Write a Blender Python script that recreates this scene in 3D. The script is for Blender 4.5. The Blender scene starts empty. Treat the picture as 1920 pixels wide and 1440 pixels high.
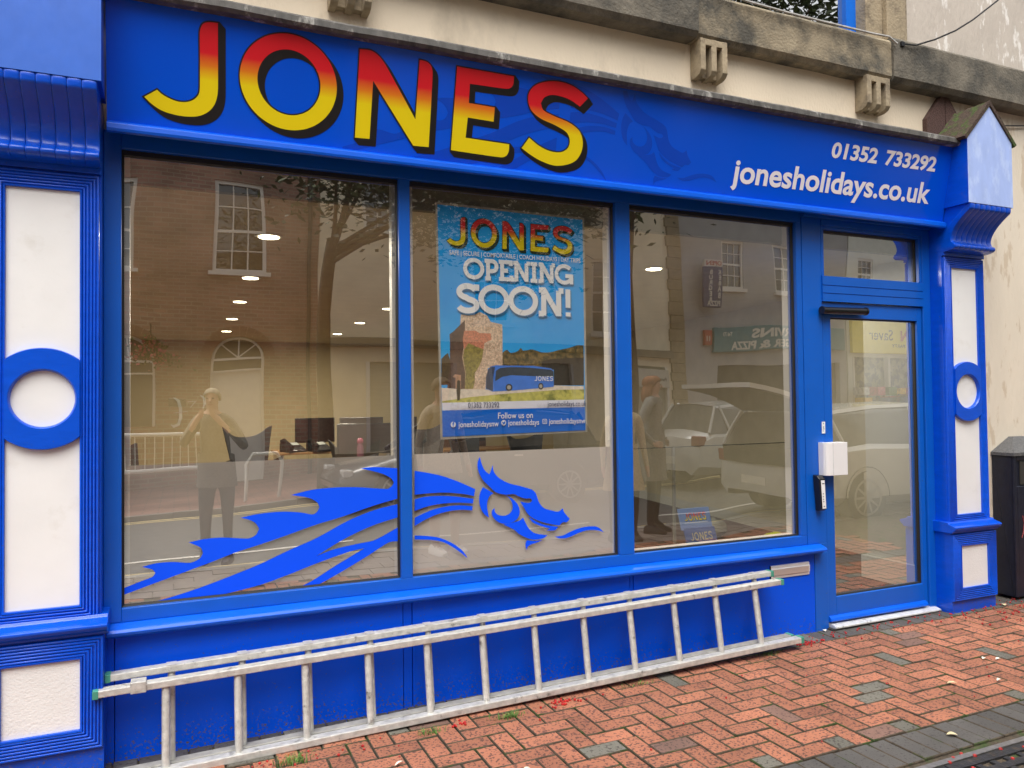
import bpy, bmesh, math, random
from mathutils import Vector, Matrix, noise
from mathutils.geometry import tessellate_polygon
random.seed(7)
S = bpy.context.scene
COL = S.collection
R = math.radians

# ---------------------------------------------------------------- camera, light, exposure
CAM_POS = Vector((0, -3.75, 1.491))
YAW, PIT, ROL = R(23.8015), R(1.3261), R(-0.6827)
fwd = Vector((math.sin(YAW)*math.cos(PIT), math.cos(YAW)*math.cos(PIT), math.sin(PIT)))
rt = Vector((math.cos(YAW), -math.sin(YAW), 0)); up = rt.cross(fwd)
r2 = rt*math.cos(ROL) + up*math.sin(ROL); u2 = up*math.cos(ROL) - rt*math.sin(ROL)
cam = bpy.data.objects.new('camera', bpy.data.cameras.new('camera')); COL.objects.link(cam)
m = Matrix.Identity(4)
for i in range(3):
    m[i][0], m[i][1], m[i][2], m[i][3] = r2[i], u2[i], -fwd[i], CAM_POS[i]
cam.matrix_world = m
cam.data.sensor_width = 36; cam.data.lens = 36*1440/1920
cam.data.clip_start = 0.05; cam.data.clip_end = 500
S.camera = cam

SUN_EL, SUN_AZ = R(64), R(205)          # high and diffuse, in front of the shop
w = bpy.data.worlds.new('World'); S.world = w; w.use_nodes = True
nt = w.node_tree; nt.nodes.clear()
out = nt.nodes.new('ShaderNodeOutputWorld'); bg = nt.nodes.new('ShaderNodeBackground')
sky = nt.nodes.new('ShaderNodeTexSky'); sky.sky_type = 'NISHITA'; sky.sun_disc = False
sky.sun_elevation = SUN_EL; sky.sun_rotation = SUN_AZ; sky.dust_density = 6; sky.air_density = 1.2
hs = nt.nodes.new('ShaderNodeHueSaturation'); hs.inputs['Saturation'].default_value = 0.30
hs.inputs['Value'].default_value = 1.0
# overcast cloud deck: soft brightness changes over the whole dome
tc = nt.nodes.new('ShaderNodeTexCoord'); nz = nt.nodes.new('ShaderNodeTexNoise')
nz.inputs['Scale'].default_value = 2.2; nz.inputs['Detail'].default_value = 5
mr = nt.nodes.new('ShaderNodeMapRange'); mr.inputs[1].default_value = .3; mr.inputs[2].default_value = .7
mr.inputs[3].default_value = .75; mr.inputs[4].default_value = 1.25
mul = nt.nodes.new('ShaderNodeVectorMath'); mul.operation = 'SCALE'
nt.links.new(tc.outputs['Generated'], nz.inputs['Vector']); nt.links.new(nz.outputs['Fac'], mr.inputs[0])
nt.links.new(sky.outputs[0], hs.inputs['Color']); nt.links.new(hs.outputs[0], mul.inputs[0])
nt.links.new(mr.outputs[0], mul.inputs['Scale'])
nt.links.new(mul.outputs[0], bg.inputs['Color']); bg.inputs['Strength'].default_value = 0.15
nt.links.new(bg.outputs[0], out.inputs[0])
sd = bpy.data.lights.new('sun', 'SUN'); sd.energy = 1.5; sd.angle = R(55); sd.color = (1, .98, .95)
so = bpy.data.objects.new('sun', sd); COL.objects.link(so)
dirv = Vector((math.sin(SUN_AZ)*math.cos(SUN_EL), math.cos(SUN_AZ)*math.cos(SUN_EL), math.sin(SUN_EL)))
so.rotation_euler = dirv.to_track_quat('Z', 'Y').to_euler(); so.location = dirv*50
S.view_settings.view_transform = 'Standard'; S.view_settings.look = 'None'
S.view_settings.exposure = 0.55; S.view_settings.gamma = 1; S.view_settings.use_curve_mapping = False
S.cycles.max_bounces = 8; S.cycles.transparent_max_bounces = 12; S.cycles.caustics_reflective = False
S.cycles.caustics_refractive = False; S.cycles.sample_clamp_indirect = 6

# ---------------------------------------------------------------- helpers
def gz(x): return 0.009*(x-3.75)      # the street rises slightly to the right

class MB:
    def __init__(s): s.v, s.f, s.mi = [], [], []
    def face(s, pts, mi=0):
        b = len(s.v); s.v += [tuple(p) for p in pts]; s.f.append(tuple(range(b, b+len(pts)))); s.mi.append(mi)
    def grid(s, rows, mi=0, closed=False):
        b = len(s.v); n = len(rows[0])
        for r in rows: s.v += [tuple(p) for p in r]
        for i in range(len(rows)-1):
            for j in range(n if closed else n-1):
                k = (j+1) % n
                s.f.append((b+i*n+j, b+i*n+k, b+(i+1)*n+k, b+(i+1)*n+j)); s.mi.append(mi)
    def box(s, x0, x1, y0, y1, z0, z1, mi=0):
        b = len(s.v)
        s.v += [(x0,y0,z0),(x1,y0,z0),(x1,y1,z0),(x0,y1,z0),(x0,y0,z1),(x1,y0,z1),(x1,y1,z1),(x0,y1,z1)]
        for f in ((0,3,2,1),(4,5,6,7),(0,1,5,4),(1,2,6,5),(2,3,7,6),(3,0,4,7)):
            s.f.append(tuple(b+i for i in f)); s.mi.append(mi)
    def tube(s, pts, r, n=8, mi=0, caps=True):
        pts = [Vector(p) for p in pts]; rr = r if isinstance(r, (list, tuple)) else [r]*len(pts)
        rows = []; prev = None
        for i, p in enumerate(pts):
            t = (pts[min(i+1, len(pts)-1)]-pts[max(i-1, 0)]).normalized()
            a = prev if prev is not None else (Vector((0,0,1)) if abs(t.z) < .9 else Vector((1,0,0)))
            a = (a - t*a.dot(t)).normalized(); prev = a; b = t.cross(a)
            rows.append([p+(a*math.cos(2*math.pi*k/n)+b*math.sin(2*math.pi*k/n))*rr[i] for k in range(n)])
        s.grid(rows, mi, closed=True)
        if caps: s.face(rows[0][::-1], mi); s.face(rows[-1], mi)
    def prof_x(s, prof, x0, x1, mi=0, n=1):      # (y,z) profile swept along x
        rows = [[(x0+(x1-x0)*i/n, y, z) for y, z in prof] for i in range(n+1)]
        s.grid(rows, mi, closed=True)
        s.face([(x0, y, z) for y, z in prof], mi); s.face([(x1, y, z) for y, z in prof][::-1], mi)
    def ring(s, x0, x1, z0, z1, prof, mi=0):     # mitred frame: prof = [(outward, y)]
        rows = [[(x0-d, y, z0-d), (x1+d, y, z0-d), (x1+d, y, z1+d), (x0-d, y, z1+d)] for d, y in prof]
        s.grid(rows, mi, closed=True)
    def poly(s, loops, y=0, mi=0, fn=None):      # flat filled outline(s) in x,z
        fn = fn or (lambda x, z: (x, y, z))
        flat = [p for l in loops for p in l]
        tris = tessellate_polygon([[Vector((p[0], p[1], 0)) for p in l] for l in loops])
        b = len(s.v); s.v += [fn(*p) for p in flat]
        for t in tris: s.f.append(tuple(b+i for i in t)); s.mi.append(mi)
    def build(s, name, mats, parent=None, smooth=False, bevel=0):
        me = bpy.data.meshes.new(name); me.from_pydata(s.v, [], s.f)
        if not isinstance(mats, (list, tuple)): mats = [mats]
        for m_ in mats: me.materials.append(m_)
        me.polygons.foreach_set('material_index', s.mi)
        bm = bmesh.new(); bm.from_mesh(me)
        if smooth or bevel: bmesh.ops.remove_doubles(bm, verts=bm.verts, dist=1e-5)
        bmesh.ops.recalc_face_normals(bm, faces=bm.faces); bm.to_mesh(me); bm.free()
        if smooth: me.polygons.foreach_set('use_smooth', [True]*len(me.polygons))
        o = bpy.data.objects.new(name, me); COL.objects.link(o)
        if parent: o.parent = parent
        if smooth: 
            md = o.modifiers.new('ws', 'EDGE_SPLIT'); md.split_angle = R(40)
        if bevel:
            md = o.modifiers.new('bv', 'BEVEL'); md.width = bevel; md.segments = 2; md.limit_method = 'ANGLE'
        return o

def tag(o, label=None, cat=None, group=None, kind=None):
    if label: o['label'] = label
    if cat: o['category'] = cat
    if group: o['group'] = group
    if kind: o['kind'] = kind
    return o
def thing(name, label, cat, loc=(0,0,0), rz=0, group=None):
    o = bpy.data.objects.new(name, None); COL.objects.link(o); o.location = loc; o.rotation_euler = (0,0,rz)
    o.empty_display_size = .1
    return tag(o, label, cat, group)
def copy_tree(o, parent=None):
    c = o.copy(); COL.objects.link(c); c.parent = parent
    for ch in list(o.children): copy_tree(ch, c)
    return c
def box(name, x0, x1, y0, y1, z0, z1, mat, parent=None, bevel=0):
    b = MB(); b.box(x0, x1, y0, y1, z0, z1); return b.build(name, mat, parent, bevel=bevel)

def smooth_loop(pts, sub=5, corner=48):
    n = len(pts); P = [Vector(p).to_2d() for p in pts]; out_ = []
    def sharp(i):
        a = P[i]-P[i-1]; b = P[(i+1) % n]-P[i]
        return a.length < 1e-9 or b.length < 1e-9 or abs(math.degrees(a.angle(b))) > corner
    sh = [sharp(i) for i in range(n)]
    for i in range(n):
        p1, p2 = P[i], P[(i+1) % n]
        p0 = p1-(p2-p1)*.5 if sh[i] else P[i-1]
        p3 = p2+(p2-p1)*.5 if sh[(i+1) % n] else P[(i+2) % n]
        L_ = (p2-p1).length
        if L_ < 1e-9: continue
        t1 = (p2-p0)*.5; t2 = (p3-p1)*.5
        if t1.length > L_: t1 *= L_/t1.length
        if t2.length > L_: t2 *= L_/t2.length
        for k in range(sub):
            t = k/sub; t_2 = t*t; t_3 = t_2*t
            q = p1*(2*t_3-3*t_2+1)+t1*(t_3-2*t_2+t)+p2*(-2*t_3+3*t_2)+t2*(t_3-t_2)
            out_.append((q.x, q.y))
    return out_
def area(l): return sum(l[i-1][0]*l[i][1]-l[i][0]*l[i-1][1] for i in range(len(l)))/2
def inflate(l, d):
    if area(l) < 0: l = l[::-1]
    n = len(l); res = []
    for i in range(n):
        a = Vector(l[i])-Vector(l[i-1]); b = Vector(l[(i+1) % n])-Vector(l[i])
        if a.length < 1e-7 or b.length < 1e-7: continue
        na = Vector((a.y, -a.x)).normalized(); nb = Vector((b.y, -b.x)).normalized()
        mdir = (na+nb)
        if mdir.length < .2: mdir = na
        mdir.normalize(); k = 1/max(.45, mdir.dot(na))
        res.append((l[i][0]+mdir.x*d*k, l[i][1]+mdir.y*d*k))
    return res
def clip_z(l, zmin=None, zmax=None):
    for lim, sgn in ((zmin, 1), (zmax, -1)):
        if lim is None: continue
        o_ = []
        for i in range(len(l)):
            a, b = l[i-1], l[i]; da, db = sgn*(a[1]-lim), sgn*(b[1]-lim)
            if (da >= 0) != (db >= 0):
                t = da/(da-db); o_.append((a[0]+(b[0]-a[0])*t, lim))
            if db >= 0: o_.append(b)
        l = o_
        if len(l) < 3: return []
    return l

# ---------------------------------------------------------------- materials
MC = {}
def mat(name, col, rough=.6, metal=0, var=.08, scale=6, bump=0, bscale=40, col2=None, c2lo=.5, c2hi=.62, c2scale=4,
        coat=0, spec=.5, emit=0, stretch=None, rnd=0, dust=None):
    if name in MC: return MC[name]
    m_ = bpy.data.materials.new(name); m_.use_nodes = True; t = m_.node_tree; N, K = t.nodes, t.links
    b = N['Principled BSDF']; b.inputs['Roughness'].default_value = rough; b.inputs['Metallic'].default_value = metal
    b.inputs['Specular IOR Level'].default_value = spec
    if coat: b.inputs['Coat Weight'].default_value = coat; b.inputs['Coat Roughness'].default_value = .12
    g = N.new('ShaderNodeNewGeometry'); vec = g.outputs['Position']
    if stretch:
        mp = N.new('ShaderNodeMapping'); mp.inputs['Scale'].default_value = stretch
        K.new(vec, mp.inputs['Vector']); vec2 = mp.outputs[0]
    else: vec2 = vec
    cur = None
    if col2:
        n2 = N.new('ShaderNodeTexNoise'); n2.inputs['Scale'].default_value = c2scale; n2.inputs['Detail'].default_value = 6
        n2.inputs['Roughness'].default_value = .65
        K.new(vec2, n2.inputs['Vector']); rr = N.new('ShaderNodeMapRange')
        rr.inputs[1].default_value = c2lo; rr.inputs[2].default_value = c2hi; K.new(n2.outputs['Fac'], rr.inputs[0])
        mx = N.new('ShaderNodeMix'); mx.data_type = 'RGBA'; mx.inputs[6].default_value = (*col, 1); mx.inputs[7].default_value = (*col2, 1)
        K.new(rr.outputs[0], mx.inputs[0]); cur = mx.outputs[2]
    nv = N.new('ShaderNodeTexNoise'); nv.inputs['Scale'].default_value = scale; nv.inputs['Detail'].default_value = 8
    K.new(vec2, nv.inputs['Vector'])
    mr_ = N.new('ShaderNodeMapRange'); mr_.inputs[1].default_value = .25; mr_.inputs[2].default_value = .75
    mr_.inputs[3].default_value = 1-var; mr_.inputs[4].default_value = 1+var; K.new(nv.outputs['Fac'], mr_.inputs[0])
    fac = mr_.outputs[0]
    if rnd:
        oi = N.new('ShaderNodeObjectInfo'); mo = N.new('ShaderNodeMapRange'); mo.inputs[3].default_value = 1-rnd; mo.inputs[4].default_value = 1+rnd
        K.new(oi.outputs['Random'], mo.inputs[0]); mm = N.new('ShaderNodeMath'); mm.operation = 'MULTIPLY'
        K.new(fac, mm.inputs[0]); K.new(mo.outputs[0], mm.inputs[1]); fac = mm.outputs[0]
    sc = N.new('ShaderNodeVectorMath'); sc.operation = 'SCALE'
    if cur: K.new(cur, sc.inputs[0])
    else: sc.inputs[0].default_value = col
    K.new(fac, sc.inputs['Scale']); K.new(sc.outputs[0], b.inputs['Base Color'])
    if dust:     # splash dirt and grit near the foot, chips elsewhere
        sz = N.new('ShaderNodeSeparateXYZ'); K.new(vec, sz.inputs[0]); dn = N.new('ShaderNodeTexNoise'); dn.inputs['Scale'].default_value = 110; dn.inputs['Detail'].default_value = 4
        K.new(vec, dn.inputs['Vector']); zr = N.new('ShaderNodeMapRange'); zr.inputs[1].default_value = dust[0]; zr.inputs[2].default_value = dust[1]; zr.inputs[3].default_value = .13; zr.inputs[4].default_value = 0
        K.new(sz.outputs[2], zr.inputs[0]); ad = N.new('ShaderNodeMath'); ad.operation = 'ADD'; K.new(dn.outputs['Fac'], ad.inputs[0]); K.new(zr.outputs[0], ad.inputs[1])
        th_ = N.new('ShaderNodeMapRange'); th_.inputs[1].default_value = .66; th_.inputs[2].default_value = .78; K.new(ad.outputs[0], th_.inputs[0])
        dm_ = N.new('ShaderNodeMix'); dm_.data_type = 'RGBA'; dm_.inputs[7].default_value = (.12, .10, .085, 1); K.new(sc.outputs[0], dm_.inputs[6]); K.new(th_.outputs[0], dm_.inputs[0])
        K.new(dm_.outputs[2], b.inputs['Base Color'])
    if bump:
        nb = N.new('ShaderNodeTexNoise'); nb.inputs['Scale'].default_value = bscale; nb.inputs['Detail'].default_value = 6
        K.new(vec2, nb.inputs['Vector']); bp = N.new('ShaderNodeBump'); bp.inputs['Strength'].default_value = bump
        bp.inputs['Distance'].default_value = .01; K.new(nb.outputs['Fac'], bp.inputs['Height']); K.new(bp.outputs[0], b.inputs['Normal'])
    if emit:
        b.inputs['Emission Color'].default_value = (*col, 1); b.inputs['Emission Strength'].default_value = emit
    MC[name] = m_; return m_

def brick_mat(name, c1, c2, mortar, scale=1.0, bw=.225, bh=.075, axis='XZ', rough=.85, mort=.012):
    m_ = bpy.data.materials.new(name); m_.use_nodes = True; t = m_.node_tree; N, K = t.nodes, t.links
    b = N['Principled BSDF']; b.inputs['Roughness'].default_value = rough
    g = N.new('ShaderNodeNewGeometry'); sp = N.new('ShaderNodeSeparateXYZ'); K.new(g.outputs['Position'], sp.inputs[0])
    cb = N.new('ShaderNodeCombineXYZ'); K.new(sp.outputs[axis[0]], cb.inputs[0]); K.new(sp.outputs[axis[1]], cb.inputs[1])
    br = N.new('ShaderNodeTexBrick'); K.new(cb.outputs[0], br.inputs['Vector'])
    br.inputs['Color1'].default_value = (*c1, 1); br.inputs['Color2'].default_value = (*c2, 1); br.inputs['Mortar'].default_value = (*mortar, 1)
    br.inputs['Scale'].default_value = 1; br.inputs['Brick Width'].default_value = bw; br.inputs['Row Height'].default_value = bh
    br.inputs['Mortar Size'].default_value = mort
    nz_ = N.new('ShaderNodeTexNoise'); nz_.inputs['Scale'].default_value = 1.3; nz_.inputs['Detail'].default_value = 8; K.new(g.outputs['Position'], nz_.inputs['Vector'])
    r_ = N.new('ShaderNodeMapRange'); r_.inputs[1].default_value = .3; r_.inputs[2].default_value = .7; r_.inputs[3].default_value = .7; r_.inputs[4].default_value = 1.3
    K.new(nz_.outputs['Fac'], r_.inputs[0]); s_ = N.new('ShaderNodeVectorMath'); s_.operation = 'SCALE'
    K.new(br.outputs[0], s_.inputs[0]); K.new(r_.outputs[0], s_.inputs['Scale']); K.new(s_.outputs[0], b.inputs['Base Color'])
    return m_

BLUE = (.0, .082, .66); FRAME = (.002, .105, .53)
blue = mat('blue_gloss_paint', BLUE, .28, var=.05, bump=.12, bscale=18, coat=.4)
blue_pil = mat('blue_brushed_paint', (.0, .078, .62), .30, var=.10, dust=(-.05, .16), bump=.16, bscale=16, coat=.25, spec=.35, stretch=(1, 1, 3), scale=9)
blue_lighter = mat('blue_lighter_paint', (.03, .14, .62), .42, var=.08, bump=.12, bscale=22, coat=.2, stretch=(1, 1, .6), scale=14)  # left block front: slightly lighter blue base than the shaft
blue_pale = mat('blue_pale_paint', (.38, .50, .86), .5, var=.07, bump=.25, bscale=22, stretch=(1, 1, .5), scale=14, col2=(.48, .60, .92), c2lo=.5, c2hi=.62, c2scale=12)  # right block front: much paler blue base with random mottling
blue_flat = mat('blue_panel', (.0, .088, .80), .42, var=.07, scale=2, dust=(-.02, .14), spec=.22, bump=.05, bscale=4,
                col2=(.01, .03, .25), c2lo=.68, c2hi=.9, c2scale=45)
blue_fascia = mat('blue_fascia', (.0, .088, .72), .13, spec=.4, var=.03, scale=1.5, coat=.2, bump=.05, bscale=3)
blue_ghost = mat('blue_ghost_print', (.0, .060, .55), .16, var=.02, coat=.2)
blue_frame = mat('blue_aluminium', FRAME, .35, var=.05, spec=.5, dust=(-.05, .1))
dragon_m = mat('dragon_vinyl', (.0, .085, .95), .5, var=.02, spec=.3)
white_p = mat('white_painted_panel', (.84, .84, .82), .38, var=.04, scale=4, col2=(.74, .73, .69), c2lo=.58, c2hi=.75, c2scale=5, bump=.2, bscale=9, coat=.2)
white_rough = mat('white_rough_panel', (.80, .80, .78), .5, var=.05, bump=.22, bscale=120, col2=(.50, .49, .46), c2lo=.64, c2hi=.78, c2scale=16)
letter_w = mat('white_vinyl', (.86, .82, .84), .4, var=.02)
letter_k = mat('black_vinyl', (.012, .010, .010), .35, var=.02)
cream = mat('cream_render', (.82, .70, .53), .85, var=.06, scale=2, bump=.35, bscale=60, col2=(.36, .30, .22), c2lo=.58, c2hi=.9, c2scale=1.6, stretch=(1, 1, .5))
pale = mat('pale_stained_render', (.55, .49, .42), .85, var=.06, bump=.5, bscale=40, col2=(.80, .76, .70), c2lo=.54, c2hi=.60, c2scale=9, stretch=(1, 1, .4))
stone = mat('weathered_stone', (.29, .24, .16), .9, var=.25, scale=10, bump=.6, bscale=60, col2=(.085, .078, .062), c2lo=.44, c2hi=.62, c2scale=3.4)
stone_d = mat('dark_weathered_stone', (.17, .15, .115), .9, var=.25, scale=10, bump=.6, bscale=60, col2=(.07, .066, .055), c2lo=.42, c2hi=.62, c2scale=4)
bracket_m = mat('bracket_stone', (.36, .29, .19), .9, var=.2, bump=.5, bscale=50, col2=(.15, .12, .085), c2lo=.5, c2hi=.7, c2scale=7)
lead = mat('weathered_lead', (.085, .08, .072), .75, var=.55, scale=22, bump=.5, bscale=30, col2=(.32, .31, .28), c2lo=.56, c2hi=.66, c2scale=14, stretch=(1, 1, .35))
felt = mat('brown_roof_felt', (.095, .052, .042), .95, var=.5, scale=90, bump=.8, bscale=120)
felt_m = mat('mossy_roof_felt', (.060, .038, .027), .95, var=.6, scale=60, bump=1, bscale=80, col2=(.045, .075, .012), c2lo=.54, c2hi=.60, c2scale=11)
alu = mat('scuffed_aluminium', (.58, .57, .53), .48, metal=.35, var=.22, scale=30, bump=.25, bscale=70, col2=(.16, .15, .135), c2lo=.60, c2hi=.72, c2scale=17)
alu_dk = mat('grimy_aluminium', (.36, .35, .31), .6, metal=.3, var=.25, scale=20, bump=.3, bscale=60)
green_cap = mat('green_plastic', (.06, .28, .20), .55, var=.2)
black_pl = mat('black_plastic', (.012, .012, .013), .25, var=.1)
black_rub = mat('black_gasket', (.008, .008, .009), .5)
white_pl = mat('white_plastic', (.78, .77, .76), .35, var=.02)
silver = mat('brushed_silver', (.72, .66, .62), .35, metal=.6, var=.04)
moss_m = mat('joint_dirt', (.078, .058, .038), .95, var=.5, scale=30, bump=.7, bscale=80, col2=(.035, .06, .012), c2lo=.52, c2hi=.62, c2scale=7)
soil = mat('dark_dirt', (.04, .033, .026), .95, var=.5, scale=30, bump=.8, bscale=60)
navy = mat('navy_bin', (.008, .010, .022), .4, var=.3, scale=20, bump=.2, bscale=40, col2=(.04, .04, .045), c2lo=.68, c2hi=.8, c2scale=25)
berry = mat('red_berry', (.42, .022, .02), .35, var=.4, scale=40)
grass_m = mat('grass_blade', (.10, .20, .035), .7, var=.4, scale=30)
leaf_y = mat('dry_leaf', (.60, .50, .30), .7, var=.2, scale=30)
leaf_w = mat('pale_litter', (.75, .72, .6), .7, var=.2, scale=30)

def paver_mat(name, col, dark, lo=.56, rnd=.12):
    m_ = bpy.data.materials.new(name); m_.use_nodes = True; t = m_.node_tree; N, K = t.nodes, t.links
    b = N['Principled BSDF']; b.inputs['Roughness'].default_value = .8
    g = N.new('ShaderNodeNewGeometry'); oi = N.new('ShaderNodeObjectInfo')
    v = N.new('ShaderNodeTexNoise'); v.inputs['Scale'].default_value = 75; v.inputs['Detail'].default_value = 2; K.new(g.outputs['Position'], v.inputs['Vector'])
    r_ = N.new('ShaderNodeMapRange'); r_.inputs[1].default_value = lo; r_.inputs[2].default_value = lo+.05; K.new(v.outputs['Fac'], r_.inputs[0])
    mx = N.new('ShaderNodeMix'); mx.data_type = 'RGBA'; mx.inputs[6].default_value = (*col, 1); mx.inputs[7].default_value = (*dark, 1)
    K.new(r_.outputs[0], mx.inputs[0])
    n2 = N.new('ShaderNodeTexNoise'); n2.inputs['Scale'].default_value = 260; n2.inputs['Detail'].default_value = 3; K.new(g.outputs['Position'], n2.inputs['Vector'])
    n3 = N.new('ShaderNodeTexNoise'); n3.inputs['Scale'].default_value = 3; n3.inputs['Detail'].default_value = 5; K.new(g.outputs['Position'], n3.inputs['Vector'])
    def rng(src, a, b_):
        q = N.new('ShaderNodeMapRange'); q.inputs[1].default_value = .3 if src.name != 'Random' else 0; q.inputs[2].default_value = .7 if src.name != 'Random' else 1
        q.inputs[3].default_value = a; q.inputs[4].default_value = b_; K.new(src, q.inputs[0]); return q.outputs[0]
    def mul_(a, b_):
        q = N.new('ShaderNodeMath'); q.operation = 'MULTIPLY'; K.new(a, q.inputs[0]); K.new(b_, q.inputs[1]); return q.outputs[0]
    f_ = mul_(mul_(rng(n2.outputs['Fac'], .82, 1.18), rng(n3.outputs['Fac'], .8, 1.2)), rng(oi.outputs['Random'], 1-rnd, 1+rnd))
    s_ = N.new('ShaderNodeVectorMath'); s_.operation = 'SCALE'; K.new(mx.outputs[2], s_.inputs[0]); K.new(f_, s_.inputs['Scale'])
    K.new(s_.outputs[0], b.inputs['Base Color'])
    bp = N.new('ShaderNodeBump'); bp.inputs['Strength'].default_value = .35; bp.inputs['Distance'].default_value = .003
    K.new(n2.outputs['Fac'], bp.inputs['Height']); K.new(bp.outputs[0], b.inputs['Normal'])
    return m_
pv_red = paver_mat('red_brick_paver', (.325, .124, .068), (.11, .046, .032), .54, .22)
pv_brown = paver_mat('brown_brick_paver', (.18, .10, .075), (.08, .045, .035), .57, .12)
pv_grey = paver_mat('grey_brick_paver', (.125, .118, .095), (.055, .045, .036), .58, .12)
pv_edge = paver_mat('charcoal_edge_paver', (.078, .072, .066), (.042, .037, .033), .6, .15)

def glass_mat(name, k=.15, tint=(.86, .86, .82), bump=.012):
    m_ = bpy.data.materials.new(name); m_.use_nodes = True; t = m_.node_tree; N, K = t.nodes, t.links
    N.remove(N['Principled BSDF']); o = N['Material Output']
    tr = N.new('ShaderNodeBsdfTransparent'); tr.inputs[0].default_value = (*tint, 1)
    gl = N.new('ShaderNodeBsdfGlossy'); gl.inputs['Roughness'].default_value = 0; gl.inputs[0].default_value = (1, .98, .94, 1)
    g = N.new('ShaderNodeNewGeometry')      # Schlick curve on |incoming . normal|: the same from both sides of a single sheet
    dt = N.new('ShaderNodeVectorMath'); dt.operation = 'DOT_PRODUCT'; K.new(g.outputs['Incoming'], dt.inputs[0]); K.new(g.outputs['Normal'], dt.inputs[1])
    def M_(op, a, b_=0.0, c=0.0):
        q = N.new('ShaderNodeMath'); q.operation = op
        for i_, v_ in enumerate((a, b_, c)):
            if hasattr(v_, 'links'): K.new(v_, q.inputs[i_])
            else: q.inputs[i_].default_value = v_
        return q.outputs[0]
    f5 = M_('POWER', M_('SUBTRACT', 1.0, M_('ABSOLUTE', dt.outputs['Value'])), 3.5)
    fac_ = M_('MULTIPLY_ADD', f5, 1-k, k)
    mx = N.new('ShaderNodeMixShader'); K.new(fac_, mx.inputs[0])
    nz_ = N.new('ShaderNodeTexNoise'); nz_.inputs['Scale'].default_value = 1.1; nz_.inputs['Detail'].default_value = 1
    K.new(g.outputs['Position'], nz_.inputs['Vector']); bp = N.new('ShaderNodeBump'); bp.inputs['Strength'].default_value = 1; bp.inputs['Distance'].default_value = bump
    K.new(nz_.outputs['Fac'], bp.inputs['Height']); K.new(bp.outputs[0], gl.inputs['Normal'])
    K.new(tr.outputs[0], mx.inputs[1]); K.new(gl.outputs[0], mx.inputs[2]); K.new(mx.outputs[0], o.inputs[0])
    return m_
glass = glass_mat('shop_window_glass', .46, tint=(.97, .97, .95), bump=.006)
glass_mid = glass_mat('middle_window_glass', .25, tint=(.98, .98, .97), bump=.006)
glass_door = glass_mat('door_glass', .44, tint=(.97, .97, .95), bump=.003)
glass_far = glass_mat('far_window_glass', .14, (.25, .27, .28), .003)
film_m = mat('frosted_film', (.68, .62, .54), .6, var=.03, scale=2)

def txt(name, body, x, z, y, size, mat_, parent=None, fat=0, shear=0, xs=1, rot=0, align='LEFT', fn=None, space=1):
    cu = bpy.data.curves.new(name, 'FONT'); cu.body = body; cu.size = size; cu.offset = fat; cu.shear = shear
    cu.align_x = align; cu.space_character = space; cu.resolution_u = 4
    o = bpy.data.objects.new(name, cu); COL.objects.link(o)
    dg = bpy.context.evaluated_depsgraph_get(); me = bpy.data.meshes.new_from_object(o.evaluated_get(dg))
    bpy.data.objects.remove(o); me.materials.clear(); me.materials.append(mat_)
    ca, sa = math.cos(rot), math.sin(rot)
    for v in me.vertices:
        a, b = v.co.x*xs, v.co.y
        v.co = (x+a*ca-b*sa, y, z+a*sa+b*ca)
        if fn: v.co = fn(v.co.x, v.co.z, y)
    o = bpy.data.objects.new(name, me); COL.objects.link(o)
    if parent: o.parent = parent
    return o

# traced outlines in millimetres (x, height)
LETTERS={"J":[[[180,479],[145,477],[123,468],[112,451],[107,428],[108,317],[108,195],[102,168],[82,145],[55,132],[21,129],[-13,137],[-42,150],[-62,166],[-112,130],[-85,106],[-47,84],[1,73],[55,71],[105,80],[145,105],[169,139],[180,180],[182,226],[181,354]]],"N":[[[801,474],[792,73],[862,76],[869,343],[1079,70],[1158,73],[1160,416],[1152,452],[1128,470],[1092,473],[1084,195],[928,421],[892,459],[853,477]]],"E":[[[1284,473],[1591,473],[1589,434],[1571,412],[1536,406],[1355,402],[1355,310],[1496,308],[1494,238],[1354,240],[1348,141],[1588,138],[1588,104],[1575,79],[1545,68],[1274,72]]],"S":[[[1659,128],[1698,185],[1758,151],[1822,132],[1885,133],[1926,158],[1936,200],[1913,238],[1842,266],[1757,288],[1703,319],[1679,364],[1681,408],[1713,448],[1773,475],[1844,486],[1919,479],[1985,453],[2025,427],[1981,379],[1925,403],[1871,414],[1809,414],[1769,395],[1751,365],[1769,332],[1838,310],[1925,290],[1987,257],[2013,210],[2012,154],[1984,104],[1933,75],[1859,61],[1774,76],[1710,101]]]}
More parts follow.
